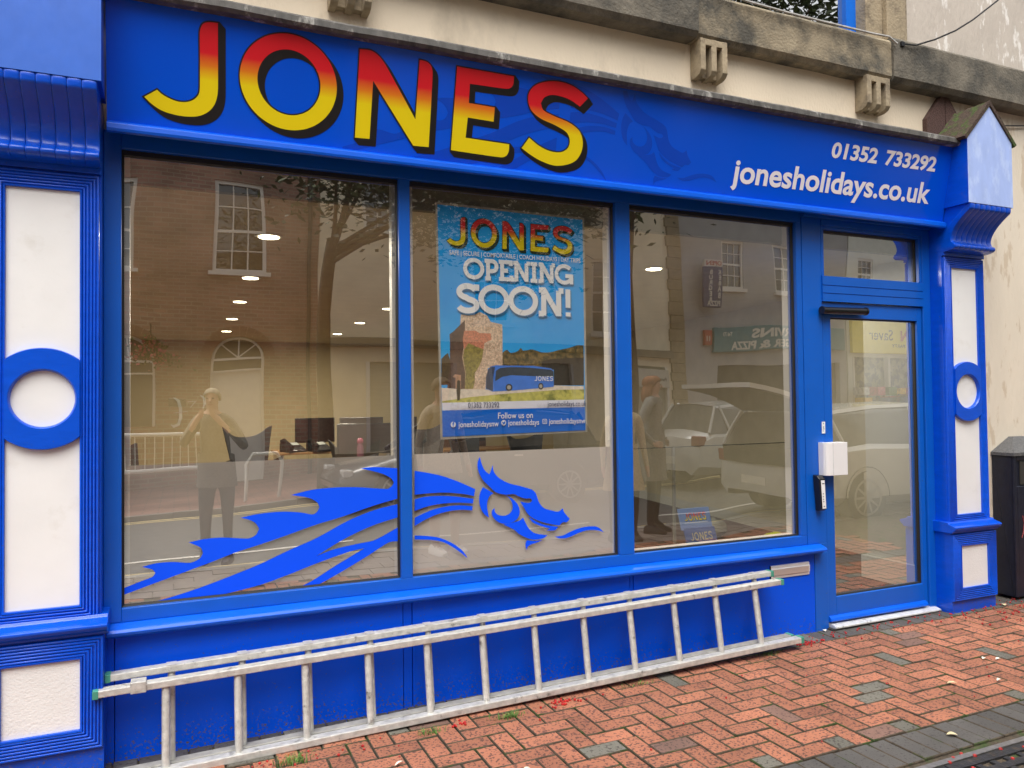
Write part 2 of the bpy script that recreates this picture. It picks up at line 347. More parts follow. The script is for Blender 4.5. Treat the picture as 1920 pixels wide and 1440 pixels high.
DRAGON=[[[-205,693],[-140,715],[-87,732],[-74,748],[-87,765],[-128,780],[-71,791],[-1,790],[69,780],[109,796],[122,819],[112,845],[63,872],[129,882],[208,882],[317,869],[351,882],[367,910],[352,936],[324,955],[285,967],[359,979],[464,983],[558,973],[612,960],[634,971],[646,993],[635,1016],[594,1041],[513,1059],[609,1078],[721,1083],[835,1078],[980,1062],[1004,1075],[1014,1092],[1000,1114],[953,1140],[847,1171],[914,1174],[1047,1162],[1046,1012],[912,983],[758,940],[630,910],[485,868],[372,837],[262,809],[155,774],[24,734],[-102,696],[-205,664]],[[-205,619],[-121,617],[-21,632],[115,665],[248,705],[372,746],[499,797],[630,845],[780,916],[912,960],[1046,984],[1045,918],[903,884],[764,830],[629,759],[719,785],[833,801],[903,809],[950,826],[1045,869],[1044,797],[985,794],[871,733],[718,657],[621,616],[548,613],[614,645],[718,702],[864,776],[794,767],[644,728],[498,683],[357,646],[154,612],[-8,607],[-121,605],[-205,610]],[[1123,1146],[1197,1131],[1279,1109],[1368,1074],[1452,1034],[1445,998],[1387,1012],[1290,1025],[1196,1027],[1122,1024]],[[1122,1001],[1171,1010],[1246,1011],[1335,1003],[1442,984],[1438,960],[1354,969],[1258,969],[1183,959],[1121,942]],[[1121,908],[1170,927],[1233,946],[1309,955],[1373,954],[1437,945],[1434,924],[1373,931],[1309,929],[1232,914],[1170,891],[1120,866]],[[1120,818],[1194,809],[1256,794],[1320,763],[1370,725],[1396,693],[1404,677],[1370,707],[1319,745],[1269,773],[1206,789],[1120,798]],[[1480,1203],[1488,1169],[1506,1131],[1532,1108],[1543,1129],[1553,1157],[1558,1122],[1579,1094],[1613,1070],[1653,1052],[1708,1037],[1756,1022],[1784,1011],[1802,994],[1812,971],[1825,938],[1853,908],[1896,893],[1939,883],[1968,899],[1976,877],[1993,857],[2011,838],[1992,822],[1967,822],[1945,806],[1902,816],[1845,832],[1789,856],[1755,883],[1734,916],[1710,953],[1745,944],[1769,943],[1782,954],[1770,966],[1742,967],[1707,979],[1673,995],[1625,995],[1571,1010],[1532,1044],[1499,1076],[1479,1108],[1467,1145],[1468,1176]],[[1495,1042],[1518,1029],[1555,1006],[1534,994],[1521,970],[1517,940],[1522,909],[1528,879],[1503,898],[1484,927],[1474,967],[1478,1010]],[[1618,995],[1659,974],[1693,941],[1706,908],[1702,877],[1678,851],[1637,840],[1596,845],[1563,866],[1546,892],[1545,913],[1560,928],[1563,906],[1583,889],[1617,883],[1644,891],[1662,911],[1665,936],[1656,962],[1639,982]],[[1726,866],[1740,837],[1760,804],[1795,776],[1872,759],[1844,744],[1787,742],[1746,755],[1705,777],[1671,805],[1610,837],[1664,843],[1706,852]],[[1746,742],[1794,734],[1840,735],[1808,725],[1773,718],[1752,707],[1745,689],[1738,718]],[[1761,867],[1803,839],[1859,816],[1938,800],[1916,783],[1866,785],[1887,794],[1824,815],[1782,837]],[[1915,747],[1966,750],[2017,768],[2076,783],[2136,787],[2188,779],[2226,748],[2181,762],[2121,767],[2061,755],[2002,737],[1951,735]]]
POSTER={"sheet":[[1264,2528],[2128,2520],[2129,1328],[1281,1311]],"foot":[[1280,1450],[2124,1457],[2127,1326],[1281,1314]],"band":[[1279,1490],[2124,1499],[2124,1457],[1280,1450]],"grass":[[1279,1498],[1441,1519],[1646,1535],[1860,1548],[1970,1555],[2125,1556],[2124,1499],[1279,1490]],"road":[[1278,1568],[1472,1562],[1646,1551],[1932,1579],[2120,1574],[2120,1555],[1860,1548],[1646,1535],[1441,1519],[1279,1498]],"hill":[[1624,1750],[1639,1767],[1654,1772],[1670,1756],[1696,1759],[1718,1769],[1734,1784],[1747,1769],[1771,1772],[1798,1777],[1830,1770],[1863,1761],[1918,1764],[1973,1778],[2030,1789],[2081,1805],[2124,1805],[2124,1667],[1916,1666],[1624,1683]],"dark":[[1857,1710],[1917,1725],[2006,1731],[2125,1737],[2123,1579],[1932,1579],[1933,1666],[1862,1680]],"ltree":[[1278,1718],[1295,1736],[1315,1751],[1325,1713],[1324,1583],[1276,1583]],"shadowwall":[[1326,1807],[1324,1849],[1345,1863],[1380,1897],[1411,1926],[1410,1832],[1393,1728],[1410,1644],[1407,1564],[1384,1560],[1308,1567],[1323,1662]],"tower":[[1385,1911],[1415,1907],[1626,1871],[1624,1683],[1539,1673],[1523,1559],[1397,1562],[1391,1728],[1366,1728],[1380,1869]],"towertop":[[1385,1907],[1388,1954],[1431,1950],[1466,1956],[1497,1972],[1537,1954],[1558,1921],[1625,1909],[1626,1871],[1405,1902]],"ivyred":[[1405,1869],[1470,1871],[1495,1858],[1557,1859],[1562,1826],[1520,1806],[1515,1773],[1494,1730],[1474,1772],[1434,1804],[1404,1771],[1397,1822]],"ivy":[[1429,1804],[1474,1786],[1515,1773],[1504,1715],[1488,1682],[1463,1644],[1462,1597],[1452,1562],[1407,1562],[1412,1644],[1398,1728],[1404,1766]],"gate":[[1338,1625],[1353,1639],[1385,1635],[1384,1560],[1354,1564],[1354,1620]],"man":[[1362,1602],[1372,1610],[1382,1602],[1381,1550],[1377,1504],[1364,1501],[1359,1550]],"bus":[[1539,1664],[1552,1680],[1586,1688],[1674,1687],[1808,1687],[1916,1673],[1930,1661],[1931,1572],[1699,1553],[1563,1547],[1525,1564],[1527,1625]],"busfront":[[1539,1664],[1552,1678],[1580,1678],[1569,1626],[1566,1549],[1527,1564],[1527,1625]],"buswin":[[1585,1659],[1611,1674],[1674,1679],[1781,1677],[1916,1666],[1930,1656],[1930,1626],[1674,1635],[1621,1626],[1579,1602]],"w1":[[[1680,1569],[1677,1559],[1669,1552],[1659,1550],[1650,1552],[1642,1559],[1640,1569],[1643,1579],[1650,1586],[1660,1588],[1670,1586],[1677,1579]],[[1867,1575],[1865,1565],[1859,1559],[1851,1556],[1843,1559],[1837,1565],[1835,1575],[1837,1584],[1843,1591],[1851,1593],[1859,1591],[1865,1584]]]}

def done(t, base):
    t.location = base
    for ch in t.children: ch.location = (ch.location[0]-base[0], ch.location[1]-base[1], ch.location[2]-base[2])

# ================================================================ GROUND AND STREET (setting)
def sheet(name, x0, x1, y0, y1, dz, mat_, nx=1):
    b = MB(); b.grid([[(x, y0, gz(x)+dz), (x, y1, gz(x)+dz)] for x in (x0, x1)])
    return tag(b.build(name, mat_), kind='structure')
asphalt = mat('asphalt', (.125, .125, .118), .9, var=.2, scale=8, bump=.4, bscale=120)
farpave = brick_mat('far_red_paving', (.30, .155, .115), (.25, .13, .10), (.12, .09, .07), bw=.4, bh=.2, axis='XY', mort=.01)
sheet('ground', -60, 80, -90, 60, -.30, mat('ground_earth', (.12, .11, .1), .9))
sheet('road', -40, 60, -8.5, -3.93, -.095, asphalt)
sheet('far_pavement', -40, 60, -13.6, -8.62, 0, farpave)
kerb_m = mat('kerb_stone', (.26, .25, .23), .85, var=.15, bump=.3)
for y0, nm in ((-3.93, 'kerb'), (-8.62, 'far_kerb')):
    b = MB()
    for i in range(-12, 24):
        x = i*.9; b.box(x, x+.893, y0, y0+.12, gz(x)-.2, gz(x)+.004)
    tag(b.build(nm, kerb_m), kind='structure')
yl = mat('yellow_road_paint', (.60, .48, .22), .8, var=.25, scale=20)
wl = mat('white_road_paint', (.7, .68, .62), .8, var=.2, scale=20)
for y, mm, nm in ((-4.10, yl, 'double_yellow_line'), (-4.36, yl, 'double_yellow_line'), (-8.38, yl, 'double_yellow_line'), (-8.20, yl, 'double_yellow_line')):
    sheet(nm, -20, 30, y-.05, y+.05, -.089, mm)
for x0, x1 in ((-6, 1.9), (2.5, 5), (6, 9)): sheet('parking_bay_line', x0, x1, -5.06, -4.98, -.089, wl)

# ---- pavement: base sheet, herringbone bricks, soldier edgings
pb = MB(); xs_ = (-14, 25)
pb.grid([[(x, -3.81, gz(x)-.012), (x, .04, gz(x)-.012)] for x in xs_])
pavement = tag(pb.build('pavement', moss_m), kind='structure')

def brick_mesh(name, lx, ly, mt, ch=.0035, h=.05):
    ch = .0035
    b = MB(); a, c = lx/2, ly/2
    lo = [(-a, -c, -h), (a, -c, -h), (a, c, -h), (-a, c, -h)]
    mi_ = [(-a, -c, -ch), (a, -c, -ch), (a, c, -ch), (-a, c, -ch)]
    tp = [(-a+ch, -c+ch, 0), (a-ch, -c+ch, 0), (a-ch, c-ch, 0), (-a+ch, c-ch, 0)]
    b.grid([lo, mi_, tp], 1, closed=True); b.face(tp, 0)
    o = b.build(name, [mt, moss_m]); me = o.data; bpy.data.objects.remove(o); return me
from bpy_extras.object_utils import world_to_camera_view
bpy.context.view_layer.update()
def in_view(x, y):
    S.render.resolution_x, S.render.resolution_y = 1024, 768
    q = world_to_camera_view(S, cam, Vector((x, y, gz(x))))
    return -.01 < q.x < 1.02 and -.02 < q.y < 1 and q.z > 0
BR = {}
for k, mt in (('red', pv_red), ('brown', pv_brown), ('grey', pv_grey)):
    BR[k+'h'] = brick_mesh('red_brick', .1935, .0935, mt); BR[k+'v'] = brick_mesh('red_brick', .0935, .1935, mt)
BR['edge'] = brick_mesh('edging_brick', .0955, .206, pv_edge, .007)
BR['edgeg'] = brick_mesh('edging_brick', .0935, .206, pv_grey, .007)
loose = MB(); nred = 0
def put_brick(key, x, y, name):
    global nred
    ang = random.gauss(0, .005); z = gz(x)+random.uniform(-.0025, .0015)
    vis = in_view(x, y)
    if vis:
        o = bpy.data.objects.new(name, BR[key]); COL.objects.link(o); o.parent = pavement
        o.location = (x, y, z); o.rotation_euler = (random.gauss(0, .006), -.009+random.gauss(0, .006), ang); nred += name == 'red_brick'
    else:
        me = BR[key]; b = len(loose.v)
        loose.v += [(v.co.x+x, v.co.y+y, v.co.z+z) for v in me.vertices]
        for p in me.polygons:
            loose.f.append(tuple(b+i for i in p.vertices)); loose.mi.append(4 if p.material_index else {'r': 0, 'b': 1, 'g': 2, 'e': 3}[key[0]])
def zone(x0, x1, y0, y1, grey=.06):
    # 90 degree herringbone of 200 x 100 bricks, square to the shop
    nx, ny = int((x1-x0)/.1)+1, int(round((y1-y0)/.1))
    for j in range(-1, ny):
        for i in range(-1, nx):
            d = (i-j) % 4
            X, Y = x0+i*.1, y0+j*.1
            k = 'red' if random.random() > grey else random.choice(('grey', 'grey', 'brown'))
            if d == 0 and 0 <= j < ny: put_brick(k+'h', X+.1, Y+.05, 'red_brick')
            elif d == 3:
                if j < 0: pass
                elif j+2 <= ny: put_brick(k+'v', X+.05, Y+.1, 'red_brick')
            if (d == 3 and j == ny-1) or (d == 2 and j == 0): HALF.append((X+.05, Y+.05))
HALF = []
zone(-2.0, 8.0, -1.275, -.175)
half_me = brick_mesh('red_brick', .0955, .0955, pv_red)
BR['redq'] = half_me; BR['greyq'] = brick_mesh('red_brick', .0955, .0955, pv_grey)
for x, y in HALF: put_brick(random.choice(('redq', 'redq', 'greyq')), x, y, 'red_brick')
HALF.clear()
i = 0
x = -2.0
while x < 8:
    put_brick('edge', x, -1.385, 'edging_brick')
    put_brick('edge' if random.random() < .8 else 'edgeg', x+.01, -.068, 'edging_brick'); x += .1
COVX0, COVX1, COVY0, COVY1 = 2.25, 4.05, -2.25, -1.53
def zone2(x0, x1, y0, y1):
    nx, ny = int((x1-x0)/.1)+1, int(round((y1-y0)/.1))
    for j in range(ny):
        for i in range(nx):
            d = (i-j) % 4; X, Y = x0+i*.1, y0+j*.1
            if COVX0-.1 < X < COVX1 and COVY0-.1 < Y: continue
            k = 'red' if random.random() > .07 else 'grey'
            if d == 0: put_brick(k+'h', X+.1, Y+.05, 'red_brick')
            elif d == 3 and j+2 <= ny: put_brick(k+'v', X+.05, Y+.1, 'red_brick')
zone2(-2.0, 6.4, -3.0, -1.5)
tag(loose.build('brick_paving', [pv_red, pv_brown, pv_grey, pv_edge, moss_m], pavement), kind='stuff')
print('individual bricks', nred)
# slabs along the kerb
b = MB()
for i in range(-8, 30):
    for j in range(4): b.box(i*.3+.003+(j % 2)*.15, i*.3+.297+(j % 2)*.15, -3.8+j*.2+.003, -3.8+j*.2+.197, gz(i*.3)-.05, gz(i*.3)+random.uniform(-.002, .002))
tag(b.build('kerbside_paving', mat('brown_slab', (.20, .17, .15), .85, var=.2, scale=14, bump=.3)), kind='stuff')

# inspection covers in the corner
iron = mat('cast_iron', (.035, .035, .037), .5, metal=.4, var=.4, scale=30, bump=.4, bscale=90, col2=(.09, .07, .05), c2lo=.58, c2hi=.7, c2scale=20)
iron_hi = mat('worn_iron_edge', (.22, .21, .2), .45, metal=.5, var=.3, scale=40)
cv = thing('inspection_cover', 'dark cast iron inspection cover with rows of slots set in the paving', 'manhole cover')
fr_ = MB()
for a in ((COVX0, COVX1, COVY1-.03, COVY1), (COVX0, COVX1, COVY0, COVY0+.03), (COVX0, COVX0+.03, COVY0+.03, COVY1-.03), (COVX1-.03, COVX1, COVY0+.03, COVY1-.03)):
    fr_.box(*a, gz(3.3)-.06, gz(3.3)+.001)
fr_.build('cover_frame', iron_hi, cv, bevel=.003)
box('cover_bed', COVX0+.03, COVX1-.03, COVY0+.03, COVY1-.03, gz(3.3)-.06, gz(3.3)-.024, soil, cv)
npl = 3; wpl = (COVX1-COVX0-.06)/npl
for k in range(npl):
    p = MB(); x0 = COVX0+.03+k*wpl+.004; x1 = x0+wpl-.008; y0 = COVY0+.034; y1 = COVY1-.034; zt = gz(3.3)-.003
    ny = 9; dy = (y1-y0-.05)/ny
    p.box(x0, x0+.035, y0, y1, zt-.02, zt); p.box(x1-.035, x1, y0, y1, zt-.02, zt)
    p.box(x0+.035, x1-.035, y1-.045, y1, zt-.02, zt)
    for j in range(ny):
        yy = y0+j*dy; p.box(x0+.035, x1-.035, yy, yy+dy*.55, zt-.02, zt-.0005)
        nx = 6; dx = (x1-x0-.07)/nx
        for i in range(nx):
            off = dx*.5*(j % 2); p.box(x0+.035+i*dx+off*.6, x0+.035+i*dx+off*.6+dx*.35, yy+dy*.55, yy+dy, zt-.02, zt-.002)
    p.build('cover_plate', iron, cv)
done(cv, ((COVX0+COVX1)/2, (COVY0+COVY1)/2, gz(3.3)))

# ================================================================ BUILDING
WY = .05
bld = thing('shop_building', 'cream rendered building above the blue shopfront with weathered stone band and brackets', 'building')
b = MB()
b.box(-6, 5.0, WY, WY+.3, 2.62, 3.67); b.box(-6, -.5, WY, WY+.3, -.3, 2.62)
b.build('wall', cream, bld)
box('wall', 5.0, 12, WY, WY+.3, -.3, 3.67, mat('flaking_pale_render', (.74, .66, .53), .85, var=.05, bump=.4, bscale=50, col2=(.60, .50, .37), c2lo=.55, c2hi=.62, c2scale=12, stretch=(1, 1, .3)), bld)
UWX0, UWX1 = 2.95, 4.30
b = MB()
b.box(-6, UWX0-.42, WY, WY+.3, 3.94, 7.2); b.box(4.76, 12, WY, WY+.3, 3.94, 7.2); b.box(UWX0-.42, 4.76, WY, WY+.3, 6.0, 7.2)
b.build('upper_wall', pale, bld)
# stone band in blocks with open joints
b = MB(); segs = ((-6, -.3), (-.29, 2.865), (2.872, 4.50), (4.507, 7.3), (7.31, 12))
for k, (a, c) in enumerate(segs):
    t = MB(); yf = (-.055, -.075, -.050, -.062, -.05)[k]; z1 = 3.94 if k < 3 else 3.955
    prof = [(WY+.01, 3.655), (yf+.025, 3.655), (yf, 3.685), (yf, z1-.02), (yf+.015, z1), (WY+.01, z1+.012)]
    rows = []
    n = max(2, int((c-a)/.06))
    for i in range(n+1):
        x = a+(c-a)*i/n
        rows.append([(x, y+(.006*noise.noise((x*3, y*9, z*9)) if y < WY else 0), z+.005*noise.noise((x*4, 5, z*9))) for y, z in prof])
    t.grid(rows, closed=True); t.face(rows[0]); t.face(rows[-1][::-1])
    t.build('stone_band', stone_d if k in (1, 3) else stone, bld)
def bracket(xc, wd=.19):
    t = MB(); z1, z0, yf = 3.66, 3.435, -.055
    pw = wd*.19; gap = (wd-3*pw)/2
    for k in range(3):
        xa = xc-wd/2+k*(pw+gap)
        prof = [(WY, z1), (yf, z1), (yf, z0+.035), (yf+.018, z0+.012), (yf+.05, z0), (WY, z0)]
        t.grid([[(x, y, z) for y, z in prof] for x in (xa, xa+pw)], closed=True)
        t.face([(xa, y, z) for y, z in prof]); t.face([(xa+pw, y, z) for y, z in prof][::-1])
    t.box(xc-wd/2+.002, xc+wd/2-.002, yf+.001, WY, z1-.04, z1-.001)
    t.box(xc-wd/2+.003, xc+wd/2-.003, yf+.062, WY, z0+.012, z1-.04)
    t.build('bracket', bracket_m, bld, bevel=.003)
for xc in (.80, 2.99, 4.365): bracket(xc, .2 if xc < 4 else .215)
bracket(-1.4)
# upper window
box('window_surround', UWX0-.42, UWX0, -.0, .2, 3.956, 6.0, bracket_m, bld, .006)
b = MB(); b.box(UWX1+.04, UWX1+.2, .015, .2, 3.956, 6.0); b.box(UWX1+.2, UWX1+.33, -.02, .2, 3.956, 6.0); b.box(UWX1+.33, UWX1+.42, .01, .2, 3.956, 6.0)
b.box(UWX1+.42, UWX1+.46, .03, .2, 3.956, 6.0)
b.build('window_surround', bracket_m, bld, bevel=.006)
uw = box('window_frame', UWX1-.05, UWX1+.04, .10, .16, 3.956, 6.0, mat('window_blue', (.0, .16, .75), .4), bld)
bb = MB(); bb.box(UWX0, UWX0+.06, .1, .16, 3.956, 6); bb.box(UWX0+.06, UWX1-.05, .1, .16, 3.956, 3.985); bb.box(UWX0+.06, UWX1-.05, .1, .16, 5.0, 5.05)
bb.build('sash', mat('window_blue', (0, .1, .5)), uw)
b = MB(); b.grid([[(UWX0, .135, 3.98), (UWX0, .135, 6)], [(UWX1, .135, 3.98), (UWX1, .135, 6)]]); b.build('pane', glass_mat('upper_glass', .75, (.25, .25, .25), .002), uw)
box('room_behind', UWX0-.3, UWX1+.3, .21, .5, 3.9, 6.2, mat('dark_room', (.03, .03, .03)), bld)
# building returns so it stays solid from the side
box('roof', -6.1, 12.1, WY-.1, 9.6, 7.2, 7.35, lead, bld)
box('side_wall', -6, -5.7, WY+.3, 9.5, -.3, 7.2, cream, bld); box('side_wall', 11.7, 12, WY+.3, 9.5, -.3, 7.2, cream, bld)
done(bld, (3, WY, 0))

cab = MB()
pts = [(2.98, 3.985), (3.22, 3.963), (3.56, 3.955), (3.92, 3.955), (4.30, 3.958), (4.44, 3.965), (4.52, 3.93)]
pts = [(x, z-.028) for x, z in pts]
cab.tube([(x, -.078, z) for x, z in pts], .008, 6)
tag(cab.build('white_cable', mat('grey_white_cable', (.5, .49, .46), .6, var=.3, scale=30), smooth=True), 'pale cable sagging along the top of the stone band under the upstairs window', 'cable')
cab = MB(); cab.tube([(4.585, -.07, 3.915), (4.7, -.08, 3.922), (4.88, -.09, 3.99), (5.08, -.1, 4.085), (5.27, -.1, 4.20), (5.58, -.1, 4.42), (6.2, -.1, 4.9)], .006, 6)
cab.box(4.57, 4.60, -.075, -.05, 3.90, 3.93)
tag(cab.build('black_cable', black_rub, smooth=True), 'thin black cable rising to the right from the stone band', 'cable')
cab = MB(); cab.tube([(5.30, .03, 3.375), (5.40, .03, 3.40), (5.6, .03, 3.52), (6.2, .03, 3.60)], .005, 6)
tag(cab.build('wall_wire', black_rub, smooth=True), 'thin wire running off right from the gabled block', 'cable')

# ================================================================ FASCIA SIGN (leans forward at the top)
TA = math.atan2(.10, .505)
def FB(x, s, d=0):           # along the board: x, height s up the slope, d = proud of its face
    return (x, -.12 - s*math.sin(TA) - d*math.cos(TA), 2.685 + s*math.cos(TA) - d*math.sin(TA))
sign = thing('fascia_sign', 'long blue fascia sign reading JONES in red and yellow letters above the windows', 'shop sign')
b = MB(); x0, x1 = -.255, 4.868
rows = [[FB(x, -.005, 0), FB(x, .512, 0), FB(x, .512, -.05), FB(x, -.005, -.05)] for x in (x0, x1)]
b.grid(rows, closed=True); b.face(rows[0]); b.face(rows[1][::-1]); b.build('sign_board', blue_fascia, sign)
b = MB(); b.prof_x([(-.142, 2.690), (-.150, 2.684), (-.152, 2.662), (-.148, 2.650), (-.128, 2.648), (-.122, 2.662), (-.105, 2.672), (-.10, 2.70), (-.09, 2.705), (-.115, 2.705)], x0, x1)
b.build('sign_moulding', mat('moulding_blue', (.0, .105, .70), .35, coat=.12, spec=.3), sign, bevel=.002)
b = MB(); n = 150; rows = []
for i in range(n+1):
    x = -.255+(4.90+.255)*i/n; j1 = .006*noise.noise((x*2.3, 1, 0)); j2 = .004*noise.noise((x*7, 4, 0))
    rows.append([(x, -.225, 3.186+j1*.3), (x, -.262+j2, 3.184+j1), (x, -.275+j2, 3.198+j1), (x, -.272+j2, 3.226+j1), (x, -.25+j2, 3.243+j1*.6), (x, -.10, 3.252+j2), (x, WY, 3.262), (x, WY, 3.19)])
b.grid(rows, closed=True); b.face(rows[0]); b.face(rows[-1][::-1]); b.build('lead_capping', lead, sign, smooth=True)
# ghosted dragon printed on the board
b = MB()
for l in DRAGON:
    l = [(x/1000, z/1000) for x, z in l]
    l = [(2.247+.90*(x-1.475), .532+1.03*(z-1.188)+.003) for x, z in l]
    l = clip_z(l, .016, .500)
    if len(l) < 3 or max(p[0] for p in l) < -.2: continue
    l = [(max(x, -.2), z) for x, z in l]
    b.poly([smooth_loop(l, 3)], fn=lambda x, s: FB(x, s, .0008))
b.build('dragon_print', blue_ghost, sign)
# letters: gradient vinyl face on a black drop shade
gm = bpy.data.materials.new('red_yellow_vinyl'); gm.use_nodes = True; t = gm.node_tree; N, K = t.nodes, t.links
bs = N['Principled BSDF']; bs.inputs['Roughness'].default_value = .3; tcn = N.new('ShaderNodeTexCoord'); sp = N.new('ShaderNodeSeparateXYZ')
K.new(tcn.outputs['Generated'], sp.inputs[0]); cr = N.new('ShaderNodeValToRGB'); K.new(sp.outputs[2], cr.inputs[0])
e = cr.color_ramp.elements; e[0].position = .40; e[0].color = (.84, .66, .005, 1); e[1].position = .68; e[1].color = (.70, .012, .022, 1)
e2 = cr.color_ramp.elements.new(.55); e2.color = (.76, .20, .012, 1); K.new(cr.outputs[0], bs.inputs['Base Color'])
O_OUT = [(.486+.214*math.cos(a), .278+.2085*math.sin(a)) for a in [2*math.pi*k/96 for k in range(96)]]
O_IN = [(.486+.139*math.cos(a), .277+.142*math.sin(a)) for a in [2*math.pi*k/96 for k in range(96)]]
def letter_set(fn_face, fn_shade, face_mat, shade_mat, parent, scale=1, infl=.0065, dx=.026, dz=-.026, xf=None, steps=1):
    for ch in 'JONES':
        loops = [O_OUT, O_IN] if ch == 'O' else [smooth_loop([(x/1000, z/1000) for x, z in LETTERS[ch][0]], 6)]
        xf_ = xf or (lambda x, z: (x, z))
        L_ = [[xf_(*p) for p in l] for l in loops]
        f = MB(); f.poly(L_, fn=fn_face); fo = f.build('letter', face_mat, parent); fo['label'] = 'letter '+ch
        g = [inflate(loops[0], infl)] + ([inflate(loops[1], -infl)[::-1]] if ch == 'O' else [])
        g1 = [[xf_(*p) for p in l] for l in g]; g2 = [[xf_(p[0]+dx, p[1]+dz) for p in l] for l in g]
        k = MB(); k.poly(g1, fn=lambda x, z: fn_shade(x, z, 1)); k.poly(g2, fn=lambda x, z: fn_shade(x, z, 0))
        for la, lb in zip(g1, g2): k.grid([[fn_shade(x, z, 1) for x, z in la], [fn_shade(x, z, 0) for x, z in lb]], closed=True)
        ko = k.build('letter_shade', shade_mat, fo)
letter_set(lambda x, s: FB(x, s, .0040), lambda x, s, q: FB(x, s, .0015+.0015*q), gm, letter_k, sign)
fnT = lambda x, z, y: FB(x, z, .002)
txt('phone_number', '01352', 3.775, .326, 0, .128, letter_w, sign, fat=.0042, shear=.12, xs=1.24, rot=.013, fn=fnT)
txt('phone_number', '733292', 4.240, .332, 0, .128, letter_w, sign, fat=.0042, shear=.12, xs=1.24, rot=.013, fn=fnT)
txt('web_address', 'jonesholidays.co.uk', 3.035, .098, 0, .190, letter_w, sign, fat=.0045, shear=.08, xs=1.115, rot=.0155, fn=fnT)
done(sign, (2.3, -.12, 2.62))

